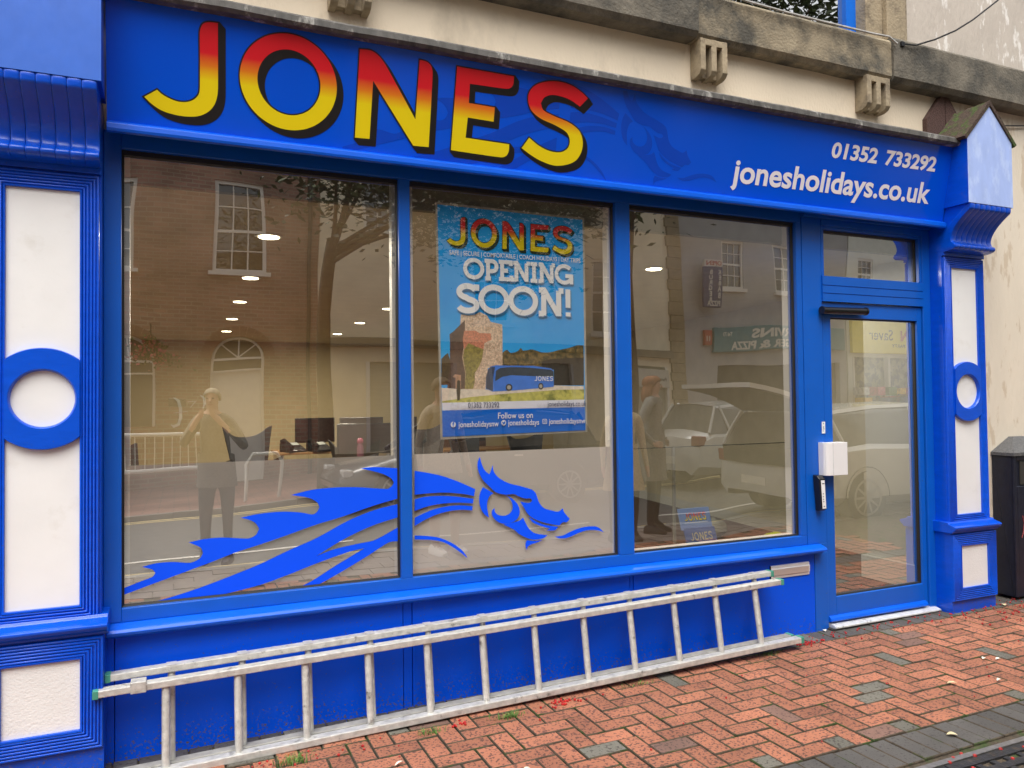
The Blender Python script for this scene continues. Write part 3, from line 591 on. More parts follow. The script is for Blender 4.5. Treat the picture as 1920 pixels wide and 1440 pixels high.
# ================================================================ PILASTERS
def pilaster(xc, label, face_m):
    """local x centred on the shaft, world y and z"""
    t = thing('pilaster', label, 'pilaster', group='pilasters at the ends of the shopfront')
    hw = .21; g = -.01
    # shaft with a recessed field and reeded, mitred border
    b = MB(); b.box(-hw, hw, -.100, WY, .61, 2.492)
    b.box(-hw, hw, -.118, -.100, 2.468, 2.492)
    b.build('shaft', blue_pil, t)
    def reeds(x0, x1, z0, z1, n, wd, y, nm, dep=.012):
        prof = [(0, y+.018), (.001, y-.002), (.008, y-.004), (.010, y+dep*.2)]; d = .010
        for k in range(n):
            for q in range(0, 7):
                a = math.pi*q/6
                prof.append((d+wd*(1-math.cos(a))/2, y+dep*.45-dep*.75*math.sin(a)))
            d += wd+.0012
        prof += [(d, y+.02)]
        m_ = MB(); m_.ring(x0, x1, z0, z1, prof); o = m_.build(nm, blue_pil, t, smooth=True); return d
    reeds(-.131, .131, .675, 2.388, 5, .0115, -.115, 'reeded_border')
    o = box('white_panel', -.131, .131, -.1045, -.098, .675, 2.388, white_p, t)
    # roundel: flat blue ring cut off by the border, white disc inside
    b = MB(); zc = 1.526; ro, ri = .208, .1185; n = 96
    pts = [(max(-.1325, min(.1325, ro*math.cos(2*math.pi*k/n))), ro*math.sin(2*math.pi*k/n)) for k in range(n)]
    inn = [(ri*math.cos(2*math.pi*k/n), ri*math.sin(2*math.pi*k/n)) for k in range(n)]
    i2 = [(p[0]*.965, p[1]*.965) for p in inn]; p2 = [(p[0]*(1 if abs(p[0]) > .132 else .985), p[1]*.985) for p in pts]
    b.grid([[(x, -.10, zc+z) for x, z in pts], [(x, -.121, zc+z) for x, z in pts], [(x, -.128, zc+z) for x, z in p2], [(x*1.03, -.128, zc+z*1.03) for x, z in inn], [(x, -.124, zc+z) for x, z in inn], [(x, -.112, zc+z) for x, z in i2], [(x, -.10, zc+z) for x, z in i2]], closed=True)
    b.build('roundel', blue_pil, t, smooth=True)
    # pedestal
    b = MB(); b.box(-.222, .222, -.13, WY, -.08, .555); b.build('pedestal', blue_pil, t)
    reeds(-.136, .136, .178, .462, 6, .0115, -.146, 'reeded_border', .012)
    box('white_panel', -.136, .136, -.1365, -.131, .178, .462, white_rough, t)
    b = MB(); b.prof_x([(WY, .556), (-.150, .556), (-.155, .566), (-.172, .578), (-.180, .590), (-.180, .600), (-.165, .606), (-.125, .618), (-.118, .63), (WY, .63)], -.238, .238)
    b.build('pedestal_cap', blue_pil, t, bevel=.003)
    # scroll corbel with rounded flutes
    P_ = [(2.492, -.120), (2.495, -.160), (2.502, -.192), (2.512, -.206), (2.524, -.209), (2.535, -.203), (2.543, -.190), (2.556, -.181), (2.575, -.178), (2.60, -.183), (2.63, -.197), (2.66, -.219), (2.69, -.248), (2.715, -.277), (2.735, -.303), (2.748, -.319), (2.760, -.324), (2.786, -.324), (2.789, -.31)]
    pts = []
    for i in range(len(P_)-1):
        p0, p1, p2_, p3 = [Vector(P_[min(max(i+k, 0), len(P_)-1)]) for k in (-1, 0, 1, 2)]
        for k in range(4):
            s_ = k/4; pts.append(.5*((2*p1)+(p2_-p0)*s_+(2*p0-5*p1+4*p2_-p3)*s_*s_+(3*p1-p0-3*p2_+p3)*s_**3))
    pts.append(Vector(P_[-1]))
    nf = 8; fw = 2*hw/nf; rows = []
    for k in range(nf):
        for q in range(13):
            a = (0, .015, .04, .09, .18, .33, .5, .67, .82, .91, .96, .985, 1)[q]; x = -hw+k*fw+fw*a; dep = .010*(abs(math.sin(math.pi*a))**.16)
            if q == 0 and k > 0: continue
            rows.append([(x, p.y*1.0-dep+.012, p.x) for p in pts])
    b = MB(); b.grid(rows)
    side = [(p.y+.012, p.x) for p in pts]
    for x in (-hw, hw): b.face([(x, y, z) for y, z in side]+[(x, WY, 2.79), (x, WY, 2.492)])
    b.build('scroll_corbel', blue_pil, t, smooth=True)
    # block with gabled top
    bw = .226; ze, za, yf = 3.235, 3.465, -.322
    b = MB(); f = [(-bw, 2.787), (bw, 2.787), (bw, ze), (0, za), (-bw, ze)]
    b.grid([[(x, yf, z) for x, z in f], [(x, -.07, z) for x, z in f]], closed=True); b.face([(x, -.07, z) for x, z in f][::-1]); gb = b.build('gabled_block', blue_pil, t)
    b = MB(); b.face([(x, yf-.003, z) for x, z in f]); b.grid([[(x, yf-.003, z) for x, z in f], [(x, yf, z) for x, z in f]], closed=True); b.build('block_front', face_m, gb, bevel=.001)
    b = MB(); th = .026
    for sx in (-1, 1):
        e0 = Vector((sx*(bw+.022), ze-.025)); a0 = Vector((0, za+.002)); nrm = Vector((-(a0-e0).y, (a0-e0).x)).normalized()*(-sx if sx > 0 else 1)
        nrm = Vector((abs(nrm.x)*sx, abs(nrm.y)))
        q = [e0, a0, Vector((0, za+.002+th*1.3)), e0+nrm*th]
        n = 14; rows = []
        for i in range(n+1):
            y = yf-.012+(-.06-yf)*i/n
            rows.append([(p.x+.003*noise.noise((p.x*9, y*30, 1)), y, p.y+.004*noise.noise((p.x*20, y*25, 7))) for p in q])
        b.grid(rows, closed=True); b.face(rows[0]); b.face(rows[-1][::-1])
    b.build('felt_roof', felt_m, t)
    b = MB(); c = .02
    for sx in (-1, 1):
        f = [(sx*.004+c, 3.26), (sx*.19+c, 3.30), (sx*.19+c, 3.475), (sx*.004+c, 3.70)]
        b.grid([[(x, .012, z) for x, z in f], [(x, WY, z) for x, z in f]], closed=True); b.face([(x, .012, z) for x, z in f])
    b.build('felt_upstand', felt, t)
    t.location = (xc, 0, 0)
    return t
pilaster(-.487, 'blue and white panelled pilaster cut off by the left edge, with fluted corbel above', blue_lighter)
pilaster(5.085, 'blue and white pilaster between the door and the litter bin with gabled corbel block', blue_pale)
ww = MB(); ww.tube([(4.93, -.06, 3.28), (5.0, -.07, 3.34), (5.06, -.05, 3.395), (5.12, -.03, 3.40)], .004, 5)
tag(ww.build('white_wire', white_pl), 'short white wire curving over the mossy gabled roof', 'wire')

# ================================================================ SHOPFRONT
sf = thing('shopfront', 'blue aluminium shopfront of three big windows over a blue panelled riser', 'shopfront')
XL, XR = -.2765, 4.8745
GZ0, GZ1 = .615, 2.625
panes = ((-.207, 1.041), (1.099, 2.311), (2.407, 3.656))
def fr(name, x0, x1, y0, y1, z0, z1, bev=.003): return box(name, x0, x1, y0, y1, z0, z1, blue_frame, sf, bev)
fr('frame_post', XL, -.207, 0, .09, .556, 2.70)
fr('mullion', 1.041, 1.099, 0, .09, GZ0, GZ1)
fr('mullion', 2.311, 2.407, 0, .09, GZ0, GZ1)
fr('mullion', 3.656, 3.700, 0, .09, GZ0, GZ1)
fr('head_rail', -.207, 3.700, 0, .09, GZ1, 2.70)
fr('bottom_rail', -.207, 3.700, 0, .09, .556, GZ0)
for x0, x1 in panes:      # black gaskets set back in the rebate
    b = MB(); b.ring(x0+.009, x1-.009, GZ0+.009, GZ1-.020, [(0, .041), (0, .030), (.009, .026), (.009, .05)])
    b.box(x0, x1, .022, .05, GZ1-.022, GZ1)
    b.build('gasket', black_rub, sf)
    g = MB(); g.poly([[(x0, GZ0), (x1, GZ0), (x1, GZ1), (x0, GZ1)]], y=.040); pane = g.build('window_pane', glass_mid if 1 < x0 < 2 else glass, sf)
    # pale inner frame seen through the glass
    b = MB(); b.box(x0+.002, x0+.03, .06, .11, GZ0, GZ1); b.box(x1-.022, x1-.002, .06, .11, GZ0, GZ1); b.box(x0+.03, x1-.022, .06, .11, GZ0-.02, GZ0+.006)
    b.build('inner_frame', white_pl, sf)
    if x0 < 2:
        f = MB(); xa = x0+(.03 if x0 < 0 else .022)
        f.poly([[(xa, GZ0+.007), (x1-.023, GZ0+.007), (x1-.023, 1.228), (xa, 1.228)]], y=.052); f.build('frosted_film', film_m, pane)
        d = MB(); k = 0
        for l in DRAGON:
            l = [(x/1000, z/1000) for x, z in l]
            if (l[5][0] < 1.06) != (x0 < 0): continue
            l = [(min(max(x, x0+.001), x1-.001), max(z, GZ0+.002)) for x, z in l]
            d.poly([smooth_loop(l, 5)], y=.0375-.0002*k); k += 1
        d.build('dragon_decal', dragon_m, pane)
# sill moulding and riser
b = MB(); b.prof_x([(.02, .5555), (-.012, .5555), (-.062, .540), (-.070, .528), (-.066, .516), (-.045, .512), (-.03, .500), (.02, .500)], -.262, 3.800)
b.build('sill_moulding', mat('moulding_blue', (0, 0, 0)), sf, bevel=.002)
b = MB()
for a, c in ((-.2765, -.235), (-.232, 1.043), (1.047, 1.090), (1.094, 2.366), (2.370, 2.392), (2.396, 3.752)):
    bb = MB(); bb.box(a, c, -.004, .09, -.06, .4995)
    if c-a > .2: bb.build('riser_panel', blue_flat, sf, bevel=.002)
    else: box('riser_batten', a, c, .000, .09, -.06, .4995, blue_flat, sf, .0015)
box('riser_backing', -.262, 3.752, .0905, .14, -.06, .4995, black_rub, sf)
fr('door_post', 3.756, 3.866, -.006, .10, -.05, .4995)
fr('door_post', 3.704, 3.866, -.002, .10, .556, 2.66)
fr('door_post', 3.803, 3.866, -.004, .10, .4995, .556)
fr('frame_post', 4.800, XR, -.01, .10, -.05, 2.66)
# fanlight over the door
fr('head_rail', 3.866, 4.800, -.012, .09, 2.618, 2.66); fr('head_rail', 3.700, 4.868, -.03, .09, 2.661, 2.70)
fr('fanlight_frame', 3.866, 3.890, -.004, .09, 2.29, 2.618); fr('fanlight_frame', 4.776, 4.800, -.004, .09, 2.29, 2.618)
fr('fanlight_frame', 3.890, 4.776, -.004, .09, 2.596, 2.618)
b = MB(); b.prof_x([(.09, 2.122), (-.012, 2.122), (-.012, 2.172), (-.006, 2.1735), (-.006, 2.1765), (-.012, 2.178), (-.012, 2.224), (-.006, 2.2255), (-.006, 2.2285), (-.012, 2.230), (-.012, 2.287), (-.004, 2.290), (.09, 2.290)], 3.866, 4.800)
b.build('transom', blue_frame, sf)
g = MB(); g.poly([[(3.885, 2.285), (4.78, 2.285), (4.78, 2.60), (3.885, 2.60)]], y=.040); g.build('fanlight_pane', glass, sf)
b = MB(); b.ring(3.897, 4.769, 2.295, 2.582, [(0, .041), (0, .025), (.012, .02), (.012, .05)]); b.build('gasket', black_rub, sf)
done(sf, (1.7, 0, 0))

# letterbox on the riser
lb = thing('letterbox', 'silver letterbox plate on the blue riser under the third window', 'letterbox')
b = MB(); b.prof_x([(-.004, .372), (-.010, .372), (-.012, .380), (-.012, .388), (-.016, .392), (-.017, .43), (-.012, .434), (-.012, .445), (-.008, .452), (-.004, .452)], 3.388, 3.702)
b.build('letterbox_frame', white_pl, lb)
box('flap', 3.400, 3.690, -.0195, -.0165, .392, .429, silver, lb, .001)
box('letterbox_end', 3.384, 3.3885, -.013, -.004, .372, .452, black_pl, lb)
done(lb, (3.545, -.01, .41))

# ================================================================ DOOR
dr = thing('shop_door', 'blue framed glass shop door with white handle cover and black closer', 'door')
D0, D1, DZ0, DZ1 = 3.872, 4.795, .045, 2.116
def dm(name, x0, x1, y0, y1, z0, z1, m_=blue_frame, bev=.003): return box(name, x0, x1, y0, y1, z0, z1, m_, dr, bev)
dm('door_stile', D0, 3.944, .004, .07, DZ0, DZ1); dm('door_stile', 4.752, D1, .004, .07, DZ0, DZ1)
dm('door_rail', 3.944, 4.752, .004, .07, 2.020, DZ1); dm('door_rail', 3.944, 4.752, .004, .07, DZ0, .198)
b = MB(); b.prof_x([(.004, .048), (-.020, .048), (-.024, .056), (-.018, .070), (-.004, .082), (.004, .082)], D0-.002, D1-.03); b.build('weather_bar', mat('moulding_blue', (0, 0, 0)), dr)
g = MB(); g.poly([[(3.94, .19), (4.756, .19), (4.756, 2.03), (3.94, 2.03)]], y=.040); g.build('door_pane', glass_door, dr)
b = MB(); b.ring(3.952, 4.744, .206, 2.012, [(0, .041), (0, .025), (.008, .02), (.008, .05)]); b.build('gasket', black_rub, dr)
b = MB(); b.tube([(3.835, -.035, 2.058), (4.215, -.035, 2.064)], .024, 16)
cl = b.build('door_closer', mat('gloss_black', (.01, .01, .011), .12), dr, smooth=True)
b = MB()
for xx in (3.835, 4.215): b.tube([(xx-.006, -.035, 2.058+(xx-3.835)*.0158), (xx+.008, -.035, 2.058+(xx-3.835)*.0158)], .027, 16)
b.box(3.86, 4.19, -.02, .004, 2.05, 2.075); b.build('end_cap', black_pl, cl, smooth=True)
b = MB(); rows = []
for z in (.995, 1.205):
    rows.append([(3.806, -.004, z), (3.806, -.045, z), (3.812, -.062, z), (3.83, -.072, z), (3.86, -.078, z), (3.975, -.082, z), (3.978, -.08, z), (3.978, -.045, z), (3.978, -.004, z)])
b.grid(rows, closed=True); b.face(rows[0]); b.face(rows[1][::-1]); hc = b.build('handle_cover', white_pl, dr, bevel=.002)
box('handle_cover_seam', 3.856, 3.8575, -.0785, -.077, .996, 1.204, mat('grey_line', (.4, .4, .4)), hc)
kp = MB(); kp.grid([[(3.756+.010*s_, y, z-.012*s_) for y, z in ((-.007, .995), (-.045, .99), (-.062, .975), (-.058, .78), (-.04, .765), (-.007, .765))] for s_ in (0, 1)], closed=True)
kp = MB(); rows = []
for x, sh in ((3.753, 0), (3.800, 0)): rows.append([(x+(.99-z)*.08, y, z) for y, z in ((-.006, 1.0), (-.040, .995), (-.060, .975), (-.055, .785), (-.035, .770), (-.006, .770))])
kp.grid(rows, closed=True); kp.face(rows[0]); kp.face(rows[1][::-1]); ko = kp.build('keypad_lock', black_pl, dr, bevel=.003)
b = MB(); b.face([(3.762+.0015, -.0625, .968), (3.795, -.0625, .968), (3.795+.0145, -.0577, .787), (3.778, -.0577, .787)]); b.build('keypad_plate', mat('white_plate', (.85, .85, .84), .3), ko)
for z_, s_ in ((.945, .02), (.88, .008), (.862, .006), (.845, .006), (.83, .008), (.80, .012)):
    box('key_mark', 3.772+(.97-z_)*.08, 3.772+s_*.9+(.97-z_)*.08, -.0640-.0002+(.97-z_)*.026, -.0622+(.97-z_)*.026, z_, z_+.004, black_pl, ko)
stk = box('door_sticker', 3.838, 3.866, -.0075, -.0055, 1.262, 1.338, mat('white_plate', (1, 1, 1)), dr)
for z_, s_ in ((1.322, .008), (1.300, .012), (1.288, .014), (1.275, .006)): box('sticker_print', 3.848, 3.848+s_*.8, -.0080, -.0074, z_, z_+.007, mat('grey_print', (.1, .15, .25)), stk)
done(dr, (4.33, 0, .05))
b = MB(); b.prof_x([(.06, .012), (-.055, .012), (-.060, .018), (-.058, .026), (-.03, .034), (.06, .040)], 3.872, 4.845)
tag(b.build('door_threshold', mat('threshold_aluminium', (.72, .72, .70), .4, metal=.3, var=.15, scale=25, col2=(.15, .14, .12), c2lo=.6, c2hi=.7, c2scale=18), bevel=.002), 'pale worn aluminium threshold strip under the shop door', 'threshold')
box('threshold_step', 3.85, 4.87, -.05, .1, -.08, .0115, mat('dark_step', (.03, .03, .03), .8))
bpy.data.objects['threshold_step']['label'] = 'dark step under the aluminium door threshold'; bpy.data.objects['threshold_step']['category'] = 'step'

# ================================================================ LADDER
ld = thing('extension_ladder', 'scuffed aluminium extension ladder lying on its side against the blue riser', 'ladder')
def rail(name, x0, x1, yc, zf, hgt, dep, mat_=alu, cap=True):
    b = MB(); rows = []
    n = 24
    for i in range(n+1):
        x = x0+(x1-x0)*i/n; z = zf(x); w_ = .0012*noise.noise((x*3, yc*9, 2))
        rows.append([(x, yc-dep/2, z-hgt/2+w_), (x, yc-dep/2, z+hgt/2+w_), (x, yc+dep/2, z+hgt/2+w_), (x, yc+dep/2, z-hgt/2+w_)])
    b.grid(rows, closed=True); b.face(rows[0]); b.face(rows[-1][::-1])
    o = b.build(name, mat_, ld, bevel=.004)
    if cap:
        for xx, s_ in ((x0, 1), (x1, -1)):
            z = zf(xx); c = MB(); c.box(min(xx-s_*.004, xx+s_*.018), max(xx-s_*.004, xx+s_*.018), yc-dep/2-.002, yc+dep/2+.002, z-hgt/2-.002, z+hgt/2+.002)
            c.build('end_plug', green_cap, o, bevel=.002)
    return o
bot = lambda x: -.014+.0235*x
top = lambda x: .338+.0215*x
rail('rail', -.30, 3.335, -.150, lambda x: top(x)-.016, .030, .050)
rail('rail', -.26, 3.320, -.083, lambda x: top(x)+.022, .030, .050)
rail('rail', -.28, 3.420, -.215, lambda x: bot(x)-.010, .032, .052)
rail('rail', -.24, 3.405, -.150, lambda x: bot(x)-.012, .034, .052, alu_dk)
for k in range(12):
    x = -.031+.2875*k
    b = MB(); y0, y1 = -.205, -.150
    b.tube([(x, y0, bot(x)+.002), (x, y1, top(x)-.028)], .0165, 10); b.build('rung', alu, ld, smooth=True)
    x2 = x+.018*x+max(0, .022-.013*x)
    b = MB(); b.tube([(x2, -.140, bot(x2)+.004), (x2, -.085, top(x2)+.01)], .0155, 10); b.build('rung', alu, ld, smooth=True)
    b = MB(); b.box(x2-.02, x2+.02, -.108, -.058, top(x2)+.0372, top(x2)+.0395); b.build('rivet_plate', alu, ld)
b = MB(); b.box(-.165, -.105, -.180, -.120, top(-.14)-.035, top(-.14)+.012); b.build('ladder_bracket', alu, ld, bevel=.003)
done(ld, (1.5, -.17, 0))

# ================================================================ LITTER BIN
bn = thing('litter_bin', 'dark navy litter bin against the cream wall at the right edge', 'litter bin')
bx0, bx1, by0, by1 = 5.560, 6.10, -.115, .046
b = MB(); h0, h1 = gz(5.5)+.02, 1.055
b.box(bx0, bx1, by0+.012, by1, h0, h1)
b.box(bx0, bx0+.035, by0, by0+.012, h0, h1); b.box(bx1-.035, bx1, by0, by0+.012, h0, h1)
b.box(bx0+.035, bx1-.035, by0, by0+.012, h0, .835); b.box(bx0+.035, bx1-.035, by0, by0+.012, 1.02, h1)
b.build('bin_body', navy, bn, bevel=.006)
b = MB(); b.grid([[(bx0-.008, by0-.012, h1), (bx1+.008, by0-.012, h1), (bx1+.008, by1, h1), (bx0-.008, by1, h1)], [(bx0-.008, by0-.012, h1+.022), (bx1+.008, by0-.012, h1+.022), (bx1+.008, by1, h1+.022), (bx0-.008, by1, h1+.022)], [(bx0+.20, by1-.03, h1+.13), (bx1-.2, by1-.03, h1+.13), (bx1-.2, by1, h1+.13), (bx0+.2, by1, h1+.13)]], closed=True)
b.face([(bx0+.20, by1-.03, h1+.13), (bx1-.2, by1-.03, h1+.13), (bx1-.2, by1, h1+.13), (bx0+.2, by1, h1+.13)])
b.face([(bx0-.008, by0-.012, h1), (bx0-.008, by1, h1), (bx1+.008, by1, h1), (bx1+.008, by0-.012, h1)]); b.build('bin_lid', mat('speckled_lid', (.10, .10, .10), .6, var=.5, scale=90), bn)
box('bin_opening', bx0+.08, bx1-.08, by0+.004, by0+.0115, .845, 1.01, mat('dark_grey_flap', (.035, .033, .028), .6), bn)
wt = mat('cream_print', (.55, .52, .42), .6)
txt('lettering', 'Litter', bx0+.115, .742, by0-.0015, .115, wt, bn, fat=.002)
b = MB(); cx_, cz_ = bx0+.19, .50
for k in range(5): b.face([(cx_-.05+k*.024, by0-.001, cz_-.1), (cx_-.05+k*.024+.008, by0-.001, cz_-.1), (cx_-.055+k*.026+.008, by0-.001, cz_), (cx_-.055+k*.026, by0-.001, cz_)])
for k in range(5): b.face([(cx_-.052, by0-.0015, cz_-.1+k*.023), (cx_+.056, by0-.0015, cz_-.1+k*.023), (cx_+.056, by0-.0015, cz_-.092+k*.023), (cx_-.052, by0-.0015, cz_-.092+k*.023)])
for k in range(8):
    a0, a1 = math.pi*k/8, math.pi*(k+1)/8
    b.face([(cx_+.0+.045*math.cos(a), by0-.001, cz_+.01+r_*math.sin(a)) for a, r_ in ((a0, .03), (a1, .03), (a1, .038), (a0, .038))])
b.build('basket_symbol', wt, bn)
b = MB(); b.tube([(bx0+.085, by0-.002, .62), (bx0+.10, by0-.002, .56), (bx0+.085, by0-.002, .49), (bx0+.07, by0-.002, .46)], .0025, 5); b.build('red_scratch', mat('faded_red', (.35, .07, .07), .6), bn)
done(bn, (5.83, -.1, 0))

# ================================================================ LITTER, BERRIES, WEEDS
rnd = random.Random(3)
b = MB()
def blob(x, y, r_, zz=None):
    z = (gz(x) if zz is None else zz)+r_*.75; n = 6
    rows = [[(x+r_*math.sin(p)*math.cos(2*math.pi*k/n), y+r_*math.sin(p)*math.sin(2*math.pi*k/n), z+r_*math.cos(p)) for k in range(n)] for p in (.15, .9, 1.6, 2.3, 3.0)]
    b.grid(rows, closed=True)
for k in range(120):
    x = rnd.uniform(3.6, 5.9); blob(x, -abs(rnd.gauss(.03, .10))-.02 if x > 4.9 else -.07-abs(rnd.gauss(0, .07)), rnd.uniform(.004, .007))
for k in range(90):
    x = rnd.gauss(5.45, .28); blob(x, rnd.uniform(-.55, -.14), rnd.uniform(.004, .008))
for k in range(26): blob(rnd.gauss(1.78, .06), rnd.gauss(-.295, .02), rnd.uniform(.005, .008))
for k in range(10): blob(rnd.gauss(1.23, .03), rnd.gauss(-.31, .015), rnd.uniform(.005, .008))
for k in range(30): blob(rnd.gauss(3.5, .05), rnd.gauss(-.15, .03), rnd.uniform(.005, .008))
for k in range(24): blob(rnd.gauss(.45, .18), rnd.gauss(-.33, .03), rnd.uniform(.004, .007))
for k in range(60): blob(rnd.uniform(.6, 5.8), rnd.uniform(-1.3, -.25), rnd.uniform(.003, .006))
for k in range(40): blob(rnd.uniform(2.3, 4.0), rnd.uniform(-1.75, -1.5), rnd.uniform(.005, .009), gz(3)-.006)
tag(b.build('fallen_berries', berry), kind='stuff', label='red rowan berries scattered along the foot of the shopfront', cat='berries')
def leaf(x, y, L_, wd, a, label, m_):
    b2 = MB(); n = 6
    for k in range(n):
        t0, t1 = k/n, (k+1)/n
        w0, w1 = wd*math.sin(math.pi*t0)**.7, wd*math.sin(math.pi*t1)**.7
        z0, z1 = .004+.008*math.sin(t0*3), .004+.008*math.sin(t1*3)
        b2.face([(t0*L_-L_/2, -w0, z0+.003), (t1*L_-L_/2, -w1, z1+.003), (t1*L_-L_/2, 0, z1), (t0*L_-L_/2, 0, z0)])
        b2.face([(t0*L_-L_/2, 0, z0), (t1*L_-L_/2, 0, z1), (t1*L_-L_/2, w1, z1+.003), (t0*L_-L_/2, w0, z0+.003)])
    o = b2.build('fallen_leaf', m_); o.location = (x, y, gz(x)); o.rotation_euler[2] = a
    tag(o, label, 'leaf', 'fallen leaves on the paving')
for x, y, L_, wd, a, lbl, m_ in ((3.691, -.988, .05, .012, -.5, 'curled dry leaf on the red bricks in the middle of the path', leaf_y),
    (4.186, -.817, .035, .010, .3, 'left one of two small pale leaves lying close together on the bricks', leaf_w),
    (4.245, -.860, .04, .010, -.1, 'right one of two small pale leaves lying close together on the bricks', leaf_w),
    (3.942, -1.067, .035, .009, .1, 'tiny pale leaf on the bricks near the charcoal edging at the right', leaf_w),
    (3.138, -1.396, .045, .014, -.6, 'oval pale leaf on the charcoal edging bricks by the iron cover', leaf_y),
    (4.258, -.037, .06, .016, .2, 'curled dry leaf in front of the middle of the door threshold', leaf_y),
    (5.35, -.16, .05, .014, .8, 'dry leaf lying at the foot of the litter bin', leaf_y),
    (.863, -.573, .05, .006, .5, 'thin pale sliver lying on the bricks below the ladder, left', leaf_w),
    (1.32, -.857, .045, .008, .4, 'small pale sliver at the bottom edge of the paving', leaf_w),
    (3.80, -.03, .03, .012, 1.2, 'pale crumpled leaf beside the left end of the door threshold', leaf_w)):
    leaf(x, y, L_, wd, a, lbl, m_)
def weeds(cx, cy, sx, sy, n, h, lbl, mt=None):
    b = MB()
    for k in range(n):
        x, y = rnd.gauss(cx, sx), rnd.gauss(cy, sy); z = gz(x)-.006
        a = rnd.uniform(0, 6.28); L_ = rnd.uniform(.4, 1)*h; w_ = .0016; dx, dy = math.cos(a)*L_*.8, math.sin(a)*L_*.8
        px_, py_ = -math.sin(a)*w_, math.cos(a)*w_
        b.face([(x-px_, y-py_, z), (x+px_, y+py_, z), (x+dx*.5+px_*.7, y+dy*.5+py_*.7, z+L_*.75), (x+dx*.5-px_*.7, y+dy*.5-py_*.7, z+L_*.75)])
        b.face([(x+dx*.5-px_*.7, y+dy*.5-py_*.7, z+L_*.75), (x+dx*.5+px_*.7, y+dy*.5+py_*.7, z+L_*.75), (x+dx, y+dy, z+L_*.85)])
    tag(b.build('grass_tuft', mt or grass_m), lbl, 'grass', kind='stuff')
weeds(1.47, -.335, .035, .012, 130, .035, 'small green weed growing in the joint below the middle of the ladder')
weeds(.46, -.36, .035, .012, 110, .05, 'grass tuft growing below the left end of the ladder')
weeds(1.07, -.34, .03, .01, 70, .04, 'thin grass tuft below the fourth rung of the ladder')
weeds(2.22, -.26, .06, .012, 60, .03, 'sparse weed below the right half of the ladder')
weeds(3.2, -.2, .05, .015, 80, .03, 'grass growing under the right end of the ladder')
weeds(4.5, -.22, .5, .15, 120, .012, 'tiny moss shoots in the joints before the door')
b = MB()
for k in range(900):     # grit and moss lodged in the joints
    x, y = rnd.uniform(.2, 6), rnd.choice((rnd.gauss(-.2, .05), rnd.gauss(-.24, .03), rnd.gauss(-1.50, .015), rnd.uniform(-1.3, -.2)))
    r_ = rnd.uniform(.001, .0035); z = gz(x)+.0005
    b.face([(x-r_, y-r_, z), (x+r_, y-r_*.6, z), (x, y, z+r_*1.1)]); b.face([(x+r_, y-r_*.6, z), (x, y+r_, z), (x, y, z+r_*1.1)]); b.face([(x, y+r_, z), (x-r_, y-r_, z), (x, y, z+r_*1.1)])
tag(b.build('grit', soil), kind='stuff')

# ================================================================ POSTER inside the second window
po = thing('opening_poster', 'blue OPENING SOON poster with a coach and castle taped inside the middle window', 'poster')
class PL:      # flat print layers, each a hair in front of the last
    y = .0560
def flat(name, loops, m_, parent=po, sub=0, step=.00012):
    PL.y -= step; b = MB(); y = PL.y
    for l in loops:
        l = [(x/1000, z/1000) if abs(x) > 20 else (x, z) for x, z in l]
        b.poly([smooth_loop(l, sub) if sub else l], y=y)
    return b.build(name, m_, parent)
def pm(n, c, **k): return mat('print_'+n, c, .5, var=k.pop('var', .03), spec=.3, **k)
Q = POSTER
sheet_l = [(x/1000, z/1000) for x, z in Q['sheet']]
b = MB(); b.poly([[(x+.012*(1 if x > 1.6 else -1), z+.012*(1 if z > 2 else -1)) for x, z in sheet_l]], y=.0563); b.build('clear_tape', mat('clear_tape', (.42, .39, .32), .25, var=.2, scale=20), po)
flat('poster_sheet', [Q['sheet']], pm('sky', (.0, .33, .88), col2=(.02, .48, .95), c2lo=.3, c2hi=.8, c2scale=1.6))
flat('hill_print', [Q['hill']], pm('hill', (.22, .15, .045), var=.7, scale=70, col2=(.045, .045, .015), c2lo=.42, c2hi=.58, c2scale=38), sub=3)
flat('wood_print', [Q['dark']], pm('wood', (.02, .015, .008), var=.8, scale=60), sub=3)
flat('tree_print', [Q['ltree']], pm('tree', (.09, .055, .018), var=.7, scale=70))
flat('road_print', [Q['road']], pm('road', (.85, .74, .58), var=.15, scale=60))
flat('grass_print', [Q['grass']], pm('grass', (.62, .58, .12), var=.25, scale=40, col2=(.20, .22, .03), c2scale=12))
flat('tower_top_print', [Q['towertop']], pm('tower', (.80, .60, .42), var=.45, scale=110, col2=(.50, .33, .21), c2lo=.45, c2hi=.65, c2scale=60))
flat('tower_print', [Q['tower']], MC['print_tower'])
flat('tower_side_print', [Q['shadowwall']], pm('shade', (.13, .075, .05), var=.4, scale=60))
flat('creeper_print', [Q['ivyred']], pm('creeper', (.66, .25, .14), var=.5, scale=90))
flat('ivy_print', [Q['ivy']], pm('ivy', (.30, .25, .06), var=.7, scale=80))
flat('gate_print', [Q['gate']], pm('gate', (.55, .30, .17), var=.4, scale=80))
flat('figure_print', [Q['man']], pm('figure', (.05, .04, .02), var=.3))
flat('coach_print', [Q['bus']], pm('coach', (.05, .22, .78), var=.15, scale=20))
flat('coach_front_print', [Q['busfront']], pm('coachfront', (.03, .05, .10), var=.3))
flat('coach_window_print', [Q['buswin']], pm('coachwin', (.03, .05, .075), var=.3, scale=30))
for l_ in Q['w1']: flat('wheel_print', [l_], pm('tyre', (.02, .02, .02)))
for l_ in [[[(sum(p[0] for p in l)/12+(p[0]-sum(q[0] for q in l)/12)*.6, sum(p[1] for p in l)/12+(p[1]-sum(q[1] for q in l)/12)*.6) for p in l] for l in Q['w1']]]: flat('hub_print', [l_[0]] if False else l_[:1], pm('hub', (.5, .45, .35))); flat('hub_print', l_[1:], pm('hub', (0, 0, 0)))
